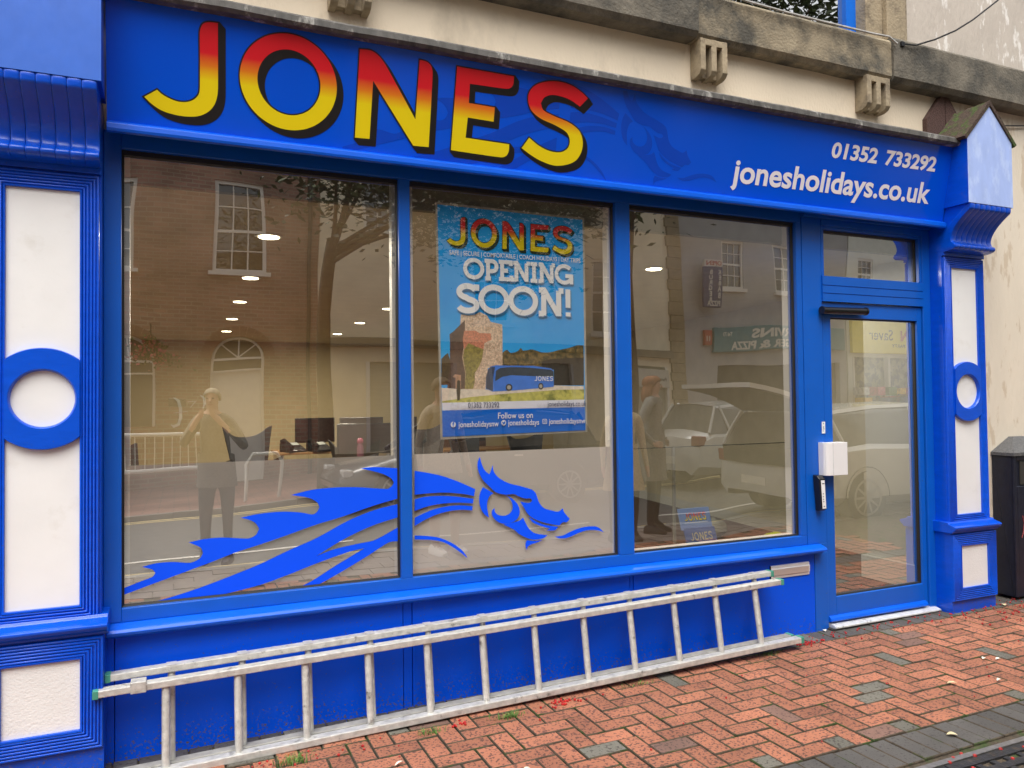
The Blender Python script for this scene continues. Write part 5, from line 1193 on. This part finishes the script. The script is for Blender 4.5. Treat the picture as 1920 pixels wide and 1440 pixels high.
h2_ = house('cream_building', 'cream rendered building with shop windows across the street', 2.99, 12.3, 8.0, mat('opposite_cream', (.84, .76, .58), .9, var=.12, scale=1.5), slate, op)
for o_ in op[:3]: sash(h2_, *o_)
shut = mat('pale_shutter', (.45, .44, .36), .6, var=.08, stretch=(1, 1, 14), scale=3)
for o_ in op[3:]:
    b = MB(); b.box(o_[0], o_[1], FY-.15, FY-.12, o_[2], o_[3]); b.build('shutter', shut, h2_)
    b = MB(); b.box(o_[0]-.05, o_[0]+.03, FY-.1, FY+.03, o_[2], o_[3]); b.box(o_[1]-.03, o_[1]+.05, FY-.1, FY+.03, o_[2], o_[3]); b.build('shop_frame', wpaint, h2_)
box('cornice', 2.99, 12.25, FY+.001, FY+.22, 2.72, 2.92, mat('cornice', (.25, .22, .16), .8), h2_)
box('plinth', 2.99, 12.2, FY+.001, FY+.05, -.1, .48, yb, h2_)
done(h2_, (7.6, FY-4, 0))
b = MB()
for k in range(26): b.box(12.31-(.05 if k % 2 else 0), 12.70, FY-.1, FY+.06, -.1+k*.3, .19+k*.3)
tag(b.build('stone_pilaster', mat('quoin_stone', (.34, .28, .18), .9, var=.2)), 'buff stone pilaster between the cream and the grey buildings across the street', 'pilaster')
op = [(13.94, 14.85, 4.5, 5.95), (15.96, 17.05, 4.5, 5.95), (13.9, 18.4, .5, 2.5)]
h3_ = house('grey_building', 'grey rendered takeaway building with a teal sign across the street', 12.71, 18.7, 8.6, mat('grey_render', (.44, .435, .425), .9, var=.12, scale=2), slate, op)
for o_ in op[:2]: sash(h3_, *o_)
box('shopfront_window', 13.9, 18.4, FY-.2, FY-.15, .5, 2.5, mat('dark_glass', (0, 0, 0)), h3_)
done(h3_, (15.7, FY-4, 0))
op = [(19.15, 20.0, 4.75, 5.75), (21.7, 22.8, 4.65, 5.7), (19.0, 24, .4, 2.7)]
h4_ = house('white_building', 'white painted building with a yellow shop sign across the street', 18.75, 29, 7.2, mat('white_render', (.78, .80, .72), .9, var=.06), slate, op)
for o_ in op[:2]: sash(h4_, *o_, 3, 4)
box('shopfront_window', 19.0, 24, FY-.2, FY-.15, .4, 2.7, mat('shop_display', (.30, .30, .26), .6, var=.8, scale=3, col2=(.10, .12, .18), c2lo=.5, c2hi=.52, c2scale=5), h4_)
b = MB(); 
for x in (19.0, 20.6, 22.3, 24): b.box(x-.04, x+.04, FY-.149, FY+.02, .4, 2.7)
b.build('shop_frame', wpaint, h4_)
done(h4_, (23.8, FY-4, 0))
gd = MB(); rq = random.Random(5)
goods = [mat('goods_'+n, c, .6, var=.4, scale=12) for n, c in (('pink', (.55, .10, .16)), ('yellow', (.75, .45, .03)), ('red', (.35, .03, .03)), ('green', (.08, .2, .05)), ('white', (.6, .6, .6)), ('blue', (.06, .12, .3)))]
for k in range(46):
    x, z = rq.uniform(18.9, 22.6), rq.choice((.25, .55, .85, 1.1, 1.4, 1.7)); s_ = rq.uniform(.09, .22); gd.box(x-s_, x+s_, FY+.1, FY+.5, z-s_*.7, z+s_*.8, k % 6)
tag(gd.build('shop_goods', goods), 'colourful goods stacked outside the shop with the yellow sign', 'shop goods', kind='stuff')
# signs (their lettering reads correctly from the street, so mirrored in the glass)
def street_sign(name, label, x0, x1, z0, z1, mt, texts, y=FY+.03, dep=.12):
    t = thing(name, label, 'shop sign'); box('sign_board', x0, x1, y, y+dep, z0, z1, mt, t, .01)
    for body, xr, z, size, tm, fat, xs in texts:
        txt('lettering', body, 0, z, y+dep+.004, size, tm, t, fat=fat, xs=xs, fn=lambda x, z, y, xr=xr: (xr-x, y, z))
    done(t, ((x0+x1)/2, y, z0)); return t
cr_ = mat('cream_letters', (.7, .68, .6), .6)
street_sign('takeaway_sign', 'teal takeaway sign with white letters above the grey shop across the street', 13.58, 18.5, 2.88, 3.58, mat('teal_sign', (.06, .22, .25), .5),
    [('MARVINS', 16.95, 3.26, .34, cr_, .014, 1.28), ('BURGER & PIZZA', 16.95, 2.94, .31, cr_, .012, 1.08), ('Tel 73', 14.4, 3.34, .16, cr_, .004, 1)])
t_ = thing('hanging_sign', 'blue hanging sign listing kebab pizza and burger on the grey building', 'hanging sign')
box('sign_board', 13.11, 13.72, FY+.25, FY+.33, 4.02, 5.05, mat('navy_sign', (.02, .04, .14), .5), t_, .005); box('sign_top', 13.11, 13.72, FY+.25, FY+.33, 5.055, 5.25, cr_, t_)
box('sign_bracket', 13.38, 13.42, FY, FY+.249, 4.5, 4.54, black_pl, t_)
fx = lambda x0: (lambda x, z, y: (x0-x, y, z))
txt('lettering', 'OPEN', 0, 5.09, FY+.335, .17, mat('red_letters', (.45, .04, .03), .5), t_, fat=.006, xs=1.2, fn=fx(13.68))
for i, ch in enumerate('KEBAB'): txt('lettering', ch, 0, 4.84-i*.155, FY+.335, .17, cr_, t_, fat=.006, fn=fx(13.66))
for i, ch in enumerate('BURGER'): txt('lettering', ch, 0, 4.84-i*.145, FY+.335, .16, cr_, t_, fat=.006, fn=fx(13.36))
txt('lettering', 'PIZZA', 0, 4.05, FY+.335, .15, cr_, t_, fat=.005, xs=1.1, fn=fx(13.66))
done(t_, (13.4, FY+.3, 4.02))
street_sign('small_red_sign', 'small red square sign at the corner of the grey building', 13.22, 13.50, 3.08, 3.5, mat('red_sign', (.42, .07, .04), .5), [('11', 13.44, 3.2, .2, cr_, .01, 1)])
street_sign('discount_shop_sign', 'yellow shop sign reading BARGAIN Saver across the street', 18.84, 25.4, 2.82, 3.90, mat('yellow_sign', (.85, .72, .06), .5),
    [('BARGAIN', 23.0, 3.25, .47, mat('red_letters', (0, 0, 0)), .022, 1.0), ('Saver', 20.65, 3.25, .50, letter_k, .004, .95), ('HOME  GARDEN  TOYS  GIFTS  CARDS  PARTY', 24.8, 3.02, .15, letter_k, .002, 1.35)])
street_sign('window_notice', 'white oval notice on the cream building shop window across the street', 11.0, 12.1, 1.75, 2.35, mat('notice_white', (.55, .54, .48), .6), [('Family Service', 12.0, 1.98, .16, black_pl, .002, .9)])

# railings and a cycle hoop on the far pavement
ra = thing('railing', 'pale metal railing along the far pavement in front of the brick building', 'railing')
b = MB()
for z in (.55, 1.0): b.tube([(-5, -9.6, z), (.45, -9.6, z)], .028, 8)
b.build('rail', wpaint, ra, smooth=True)
for k in range(5):
    b = MB(); b.tube([(-5+k*1.36, -9.6, -.05), (-5+k*1.36, -9.6, 1.0)], .03, 8); b.build('post', wpaint, ra, smooth=True)
b = MB()
for k in range(44): b.tube([(-4.9+k*.121, -9.6, .56), (-4.9+k*.121, -9.6, .98)], .008, 5)
o = b.build('bars', wpaint, ra); o['kind'] = 'stuff'
done(ra, (-2.3, -9.6, 0))
b = MB(); b.tube([(1.0, -9.0, 0), (1.0, -9.0, .65), (1.1, -9.0, .8), (1.45, -9.0, .8), (1.55, -9.0, .65), (1.55, -9.0, 0)], .03, 8)
tag(b.build('cycle_hoop', wpaint, smooth=True), 'pale cycle hoop standing on the far pavement', 'cycle stand')
hb = thing('hanging_basket', 'hanging basket of flowers on the brick building wall', 'hanging basket')
b = MB(); rq = random.Random(8)
for k in range(500):
    a = rq.uniform(0, 6.28); q = abs(rq.gauss(0, .3)); x, y, z = -.42+q*math.cos(a), -12.9+q*math.sin(a)*.7, 2.65+rq.gauss(0, .13)-q*.4; s_ = rq.uniform(.02, .045)
    n_ = Vector((rq.gauss(0, 1), rq.gauss(0, 1), rq.gauss(0, 1))).normalized(); u_ = n_.orthogonal().normalized()*s_; v_ = n_.cross(u_)
    c_ = Vector((x, y, z)); b.face([c_-u_, c_-v_, c_+u_, c_+v_], 0 if k % 3 else 1)
b.build('flowers', [mat('basket_leaf', (.05, .10, .02), .8), mat('basket_flower', (.55, .12, .15), .7)], hb)
b = MB(); b.tube([(-.42, FY, 3.1), (-.42, -12.9, 3.1), (-.42, -12.9, 2.7)], .012, 5); b.build('basket_arm', black_pl, hb)
done(hb, (-.42, -12.9, 2.5))

# street tree
def tree(name, label, x, y, h, crown, nl, seed, leaf_s=.05):
    t = thing(name, label, 'tree'); rq = random.Random(seed)
    bark = mat('tree_bark', (.07, .05, .035), .95, var=.4, scale=20, bump=.6, bscale=30)
    b = MB(); cx, cy, cz, rx, ry, rz_ = crown
    top_ = Vector((x+.1, y+.1, h*.5)); b.tube([(x, y, -.1), (x+.02, y, h*.2), (x-.02, y+.03, h*.35), top_], [.17, .13, .12, .10], 10); ends = []
    for k in range(11):
        a = rq.uniform(0, 6.28); q = rq.uniform(.5, .9); e_ = Vector((cx+rx*q*math.cos(a), cy+ry*q*math.sin(a), cz+rz_*rq.uniform(-.5, .7)))
        m_ = (top_+e_)/2+Vector((rq.gauss(0, .2), rq.gauss(0, .2), .3)); b.tube([top_-Vector((0, 0, rq.uniform(0, .5))), m_, e_], [.045, .022, .008], 6); ends += [e_, m_]
        for j in range(3):
            e2 = e_+Vector((rq.gauss(0, .6), rq.gauss(0, .6), rq.gauss(-.1, .4))); b.tube([m_.lerp(e_, .4+.2*j), e2], [.02, .006], 5); ends.append(e2)
    b.build('trunk', bark, t, smooth=True)
    b = MB()
    for k in range(nl):
        e_ = rq.choice(ends); c_ = e_+Vector((rq.gauss(0, .55), rq.gauss(0, .55), rq.gauss(-.1, .38)))
        a = rq.uniform(0, 6.28); d_ = Vector((math.cos(a), math.sin(a), rq.uniform(-.9, .1))).normalized(); s_ = leaf_s*rq.uniform(.6, 1.4)
        n_ = d_.cross(Vector((rq.gauss(0, 1), rq.gauss(0, 1), rq.gauss(0, 1)))).normalized()
        b.face([c_-d_*s_, c_-n_*s_*.35, c_+d_*s_, c_+n_*s_*.35], rq.randrange(2))
    b.build('crown', [mat('tree_leaf', (.045, .07, .018), .7, var=.4), mat('tree_leaf_dark', (.03, .045, .014), .7, var=.4)], t)
    done(t, (x, y, 0)); return t
tree('street_tree', 'leafy street tree with low branches at the edge of the far pavement', 2.35, -9.1, 8.5, (5.0, -8.0, 5.5, 4.2, 2.4, 1.9), 22000, 4, .075)

tree('street_tree', 'tall dense street tree mirrored in the upstairs window', 8.3, -9.3, 11, (10.0, -8.6, 9.2, 3.2, 2.4, 1.9), 9000, 11, .10)
# ---- cars
def car(name, label, x, y, heading, paint, hatch=False, estate=False, L_=4.4):
    t = thing(name, label, 'car', (x, y, gz(x)-.092), heading)
    hw = .89; bm_ = MB()
    # stations along the length: (x, bonnet/waist height, lower half width, sill height)
    prof = [(-L_/2, .62, .70, .34), (-L_/2+.06, .80, .80, .26), (-L_/2+.35, .93, .87, .22), (-1.2, .97, hw, .21), (-.2, .94, hw, .20), (.9, .90, hw, .20), (1.3, .84, .87, .21), (L_/2-.35, .72, .83, .22), (L_/2-.07, .60, .72, .26), (L_/2, .50, .62, .34)]
    rows = []
    for px_, zt, w_, zb in prof:
        rows.append([(px_, -w_*.8, zb), (px_, -w_, zb+.12), (px_, -w_*1.0, zb+(zt-zb)*.55), (px_, -w_*.97, zt-.07), (px_, -w_*.86, zt), (px_, 0, zt+.035), (px_, w_*.86, zt), (px_, w_*.97, zt-.07), (px_, w_, zb+(zt-zb)*.55), (px_, w_, zb+.12), (px_, w_*.8, zb)])
    bm_.grid(rows); bm_.face(rows[0]); bm_.face(rows[-1][::-1])
    bm_.build('body', paint, t, smooth=True)
    dkw = mat('car_glass', (.10, .105, .10), .05, coat=1); rub = mat('tyre_rubber', (.02, .02, .02), .8)
    rear = -L_/2+.12 if estate else -L_/2+.30
    roof = [(rear, .92, .74), (rear+.32, 1.36, .62), (-.9, 1.44, .62), (-.1, 1.46, .62), (.35, 1.40, .61), (1.15, .90, .74)]
    g = MB(); rws = []
    for px_, zt, w_ in roof: rws.append([(px_, -.80, .90), (px_, -(w_+.04), min(zt, 1.36)-.02 if zt > 1 else .905), (px_, -w_*.92, zt-.01), (px_, 0, zt+.02), (px_, w_*.92, zt-.01), (px_, w_+.04, min(zt, 1.36)-.02 if zt > 1 else .905), (px_, .80, .90)])
    if not hatch: g.grid(rws); 
    else: g.grid(rws)
    g.build('cabin_glass', dkw, t, smooth=True)
    r_ = MB(); rr = [(px_, w_, zt) for px_, zt, w_ in roof[1:5]]
    r_.grid([[(px_, -w_*.97, zt-.035), (px_, -w_*.9, zt+.006), (px_, 0, zt+.035), (px_, w_*.9, zt+.006), (px_, w_*.97, zt-.035)] for px_, w_, zt in rr])
    for s_ in (-1, 1):
        for (xa, za, wa), (xb, zb, wb) in (((1.15, .90, .80), (.33, 1.40, .63)), ((-.25, .92, .825), (-.28, 1.43, .645)), ((rear+.55, .94, .82), (rear+.42, 1.38, .645)), ((rear, .92, .76), (rear+.30, 1.37, .64))):
            r_.tube([(xa, s_*wa, za), (xb, s_*wb, zb)], .028, 6)
    r_.build('roof', paint, t, smooth=True)
    for sx in (-1.33, 1.36):
        for sy in (-1, 1):
            wh = MB(); wh.tube([(sx, sy*.66, .32), (sx, sy*.885, .32)], .325, 24); wo = wh.build('wheel', rub, t, smooth=True)
            rm = MB(); rm.tube([(sx, sy*.886, .32), (sx, sy*.892, .32)], .06, 12)
            for k in range(10):
                a = k*math.pi/5; c_, s2 = math.cos(a), math.sin(a); rm.box(0, 0, 0, 0, 0, 0) if False else rm.face([(sx+.04*c_-.018*s2, sy*.893, .32+.04*s2+.018*c_), (sx+.22*c_-.012*s2, sy*.893, .32+.22*s2+.012*c_), (sx+.22*c_+.012*s2, sy*.893, .32+.22*s2-.012*c_), (sx+.04*c_+.018*s2, sy*.893, .32+.04*s2-.018*c_)])
            rm.grid([[(sx+q*math.cos(2*math.pi*k/24), sy*.893, .32+q*math.sin(2*math.pi*k/24)) for k in range(24)] for q in (.205, .235)], closed=True)
            rm.build('rim', mat('alloy', (.45, .45, .45), .3, metal=.8), wo)
            ar = MB(); ar.grid([[(sx+q*math.cos(math.pi*k/16), sy*(.897 if q > .35 else .80), .32+q*math.sin(math.pi*k/16)) for k in range(17)] for q in (.33, .375)]); ar.build('wheel_arch', mat('arch_black', (.02, .02, .02), .8), t)
    for s_ in (-1, 1):
        box('headlight', L_/2-.22, L_/2-.08, s_*.62-.12, s_*.62+.12, .56, .68, mat('headlight', (.6, .6, .6), .1), t, .02)
        box('tail_light', -L_/2+.02, -L_/2+.2, s_*.70-.1, s_*.70+.1, .70, .86, mat('tail_light', (.20, .02, .02), .2), t, .02)
        box('door_mirror', .72, .88, s_*.93-.07, s_*.93+.07, .93, 1.04, paint, t, .03)
        box('door_handle', -.55, -.40, s_*.892-.01, s_*.892+.01, .80, .825, silver, t)
    box('number_plate', -L_/2-.005, -L_/2+.02, -.26, .26, .44, .55, cr_, t)
    if hatch:
        tg = MB(); hx, hz = rear+.30, 1.42; L2 = 1.05; A_ = R(158)
        d_ = Vector((-math.cos(R(24)), 0, math.sin(R(24)))); n_ = Vector((-d_.z, 0, d_.x)) if False else Vector((math.sin(R(24)), 0, math.cos(R(24))))
        rws = []
        for k in range(8):
            s_ = k/7; c_ = Vector((hx, 0, hz))+d_*L2*s_-n_*(.16*s_*s_); w_ = .66+.10*s_-.06*(s_ > .9)
            rws.append([c_+Vector((0, -w_, -.03)), c_+Vector((0, -w_, .03)), c_+Vector((0, w_, .03)), c_+Vector((0, w_, -.03))])
        tg.grid(rws, closed=True); tg.face(rws[0]); tg.face(rws[-1][::-1]); tg.build('tailgate', paint, t, smooth=True)
        ti = MB(); ti.grid([[r_[0]+Vector((0, .04, -.012)), r_[3]+Vector((0, -.04, -.012))] for r_ in rws]); ti.build('tailgate_lining', mat('boot_dark', (.02, .018, .016), .9), t)
        box('boot_opening', -L_/2-.012, -L_/2+.02, -.62, .62, .72, .93, mat('boot_dark', (.02, .018, .016), .9), t)
        bt = MB(); bt.face([(rear-.02, -.60, .94), (rear-.02, .60, .94), (rear+.27, .55, 1.36), (rear+.27, -.55, 1.36)]); bt.build('boot_space', MC['boot_dark'], t)
    return t
cp = lambda n, c: mat('car_paint_'+n, c, .25, var=.02, coat=.8)
car('parked_car', 'dark grey hatchback parked on the far side of the street', 4.3, -8.0+.35, math.pi, cp('dark', (.03, .034, .04)))
car('parked_car', 'silver saloon parked on the far side of the street behind the estate', 10.2, -7.6, 0, cp('silver', (.58, .58, .56)))
car('parked_car', 'white estate car with its tailgate raised, parked close to the kerb', 9.05, -3.88, 0, cp('white', (.52, .52, .49)), hatch=True, estate=True, L_=4.6)

# ---- people standing on the pavement behind the camera
skin = mat('skin', (.50, .30, .22), .6, var=.05)
def person(label, x, y, rz, h, top_c, leg_c, shoe_c, hair_c, arms='down', long_hair=False, coat=False, seed=1):
    t = thing('person', label, 'person', (x, y, gz(x)), rz)
    k = h/1.72
    V, E, Rr = [], [], []
    def v(p, r_, par=None):
        V.append(Vector(p)*k); Rr.append(r_*k if not isinstance(r_, tuple) else tuple(q*k for q in r_)); i = len(V)-1
        if par is not None: E.append((par, i))
        return i
    pel = v((0, 0, .92), (.165, .12)); sp1 = v((0, .0, 1.10), (.145, .105), pel); ch = v((0, .0, 1.30), (.17, .115), sp1); nk0 = v((0, 0, 1.43), (.10, .085), ch)
    nk = v((0, -.01, 1.50), .052, nk0); hd = v((0, -.02, 1.58), (.072, .085), nk); hd2 = v((0, -.015, 1.66), (.074, .09), hd); v((0, -.01, 1.705), (.045, .055), hd2)
    for s_ in (-1, 1):
        hp = v((s_*.095, 0, .86), .095, pel); kn = v((s_*.105, -.01, .48), .062, hp); an = v((s_*.11, .02, .10), .042, kn); v((s_*.12, -.10, .035), .034, an)
        sh = v((s_*.165, 0, 1.40), .066, nk0)
        if arms == 'phone': el = v((s_*.30, -.10, 1.18), .046, sh); wr = v((s_*.12, -.24, 1.40), .030, el); hand = (s_*.06, -.27, 1.46)
        elif arms == 'hip': el = v((s_*.34, .06, 1.14), .046, sh); wr = v((s_*.22, -.08, .98), .030, el); hand = (s_*.17, -.12, .97)
        else: el = v((s_*.235, .02, 1.12), .044, sh); wr = v((s_*.25, -.06, .88), .028, el); hand = (s_*.25, -.08, .80)
        w_ = V[wr]/k; hv_ = Vector(hand); pm_ = v(tuple(w_.lerp(hv_, .6)), (.036, .018), wr)
        d_ = (hv_-w_).normalized(); sd_ = Vector((0, 1, 0)) if abs(d_.z) > .7 else Vector((0, 0, 1))
        for f_ in range(4):
            b0 = w_.lerp(hv_, .9)+sd_*(.024-.016*f_); f1 = v(tuple(b0), .0085, pm_); f2 = v(tuple(b0+d_*.035*(1-.1*abs(f_-1.3))), .0078, f1); v(tuple(b0+d_*.06*(1-.12*abs(f_-1.3))+Vector((0, -.01, 0))), .0065, f2)
        th = v(tuple(w_.lerp(hv_, .5)+sd_*.034), .010, pm_); v(tuple(w_.lerp(hv_, .9)+sd_*.052), .0085, th)
    me = bpy.data.meshes.new('person_body'); me.from_pydata([tuple(p) for p in V], E, [])
    o = bpy.data.objects.new('tmp', me); COL.objects.link(o)
    o.modifiers.new('skin', 'SKIN').use_smooth_shade = True
    for i, q in enumerate(Rr): me.skin_vertices[0].data[i].radius = q if isinstance(q, tuple) else (q, q)
    me.skin_vertices[0].data[0].use_root = True
    o.modifiers.new('ss', 'SUBSURF').levels = 1; o.modifiers['ss'].render_levels = 1
    dg = bpy.context.evaluated_depsgraph_get(); nm_ = bpy.data.meshes.new_from_object(o.evaluated_get(dg)); bpy.data.objects.remove(o)
    tm, lm, sm_ = mat('cloth_%s_top' % seed, top_c, .9, var=.3, scale=50), mat('cloth_%s_legs' % seed, leg_c, .9, var=.1), mat('shoe_%s' % seed, shoe_c, .7)
    nm_.materials.clear()
    for q in (skin, tm, lm, sm_): nm_.materials.append(q)
    wz = .80 if not coat else .62
    hands = []
    for p in nm_.polygons:
        c_ = p.center/k; p.use_smooth = True
        if c_.z > 1.475 and abs(c_.x) < .11 and not (arms == 'phone' and c_.y < -.16): p.material_index = 0
        elif arms == 'phone' and c_.y < -.215 and c_.z > 1.30: p.material_index = 0
        elif arms == 'hip' and c_.z < 1.0 and c_.y < -.085 and abs(c_.x) > .13: p.material_index = 0
        elif arms == 'down' and abs(c_.x) > .2 and c_.z < .875: p.material_index = 0
        elif c_.z < .075: p.material_index = 3
        elif c_.z < .88 and abs(c_.x) < .2+(.0): p.material_index = 2
        else: p.material_index = 1
    bo = bpy.data.objects.new('body', nm_); COL.objects.link(bo); bo.parent = t
    # hair, eyes, nose, shoes, coat skirt
    hm = mat('hair_%s' % seed, hair_c, .8, var=.4, scale=40); b = MB(); n = 20
    for r0 in range(1): 
        rows = []
        for i in range(9):
            p = math.pi*(i/8)*.62; row = []
            for j in range(n):
                a = 2*math.pi*j/n; front = max(0, -math.sin(a)); pp = p*(1-.45*front); q = .098+(.02 if long_hair else 0)*math.sin(p)+.006*noise.noise((math.cos(a)*3, math.sin(a)*3, i))
                row.append((q*math.sin(pp)*math.cos(a)*.92*k, (.0+q*math.sin(pp)*math.sin(a)*1.05)*k, (1.635+q*math.cos(pp))*k))
            rows.append(row)
        if long_hair:
            for z_, q in ((1.56, .115), (1.50, .125), (1.43, .12), (1.38, .09)):
                rows.append([(q*math.cos(2*math.pi*j/n)*k, (max(-.02, q*math.sin(2*math.pi*j/n))+.01)*k, z_*k) for j in range(n)])
        b.grid(rows, closed=True)
    b.build('hair', hm, t, smooth=True)
    fc = MB()
    for s_ in (-1, 1): fc.tube([(s_*.030*k, -.104*k, 1.622*k), (s_*.030*k, -.110*k, 1.622*k)], .010*k, 8)
    fc.build('eyes', mat('eye_dark', (.05, .04, .03), .3), bo)
    fc = MB(); fc.tube([(0, -.10*k, 1.63*k), (0, -.122*k, 1.592*k), (0, -.10*k, 1.585*k)], [.008*k, .014*k, .008*k], 6); fc.build('nose', skin, bo, smooth=True)
    fc = MB(); fc.tube([(-.022*k, -.100*k, 1.558*k), (0, -.107*k, 1.556*k), (.022*k, -.100*k, 1.558*k)], .005*k, 5); fc.build('mouth', mat('lips', (.35, .12, .10), .5), bo)
    for s_ in (-1, 1):
        b = MB(); rows = []
        for yy, w_, ht in ((.075, .03, .06), (.06, .045, .085), (.0, .05, .09), (-.07, .052, .065), (-.14, .050, .045), (-.175, .03, .03)):
            rows.append([((s_*.115+w_*a)*k, yy*k, z_*k) for a, z_ in ((-1, .0), (-1, ht*.5), (-.6, ht), (.6, ht), (1, ht*.5), (1, 0))])
        b.grid(rows, closed=True); b.face(rows[0]); b.face(rows[-1][::-1]); b.build('shoe', sm_, t, smooth=True)
    b = MB(); hem = .60 if coat else .80; rows = []
    for z_, q, q2 in ((1.12, .170, .13), (.98, .176, .14), (.88, .184, .15), (hem, .190 if not coat else .23, .165)):
        rows.append([(q*math.cos(2*math.pi*j/22)*(1+.03*math.sin(j*3))*k, q2*math.sin(2*math.pi*j/22)*(1+.04*math.sin(j*5))*k, z_*k) for j in range(22)])
    b.grid(rows, closed=True); b.build('coat_skirt' if coat else 'top_hem', tm, t, smooth=True)
    return t
ph_ = person('person in a pale patterned top and dark trousers holding up a phone', .36, -4.16, math.pi+.25, 1.66, (.13, .12, .105), (.04, .045, .055), (.12, .12, .13), (.30, .26, .2), 'phone', seed=1)
p_ = thing('phone', 'black phone held up in front of the photographer', 'phone', (.02, -3.86, 1.49))
box('phone_case', -.075, .075, -.012, -.004, -.037, .037, black_pl, p_, .004); b = MB(); b.tube([(.05, -.004, .018), (.05, 0, .018)], .009, 12); b.build('camera_lens', mat('lens', (.02, .02, .03), .05), p_)
person('person in pinkish trousers and white trainers', 2.48, -3.55, math.pi-.2, 1.72, (.45, .38, .30), (.33, .24, .20), (.75, .75, .73), (.2, .15, .1), 'down', seed=2)
person('person with auburn hair and a grey coat, hand on hip', 4.95, -3.52, math.pi-.7, 1.74, (.17, .165, .155), (.02, .022, .03), (.03, .03, .03), (.22, .09, .04), 'hip', True, True, seed=3)
person('older person in a cream coat with white hair', 4.42, -3.25, math.pi+.2, 1.56, (.48, .38, .24), (.03, .03, .035), (.05, .05, .05), (.6, .58, .52), 'down', coat=True, seed=4)
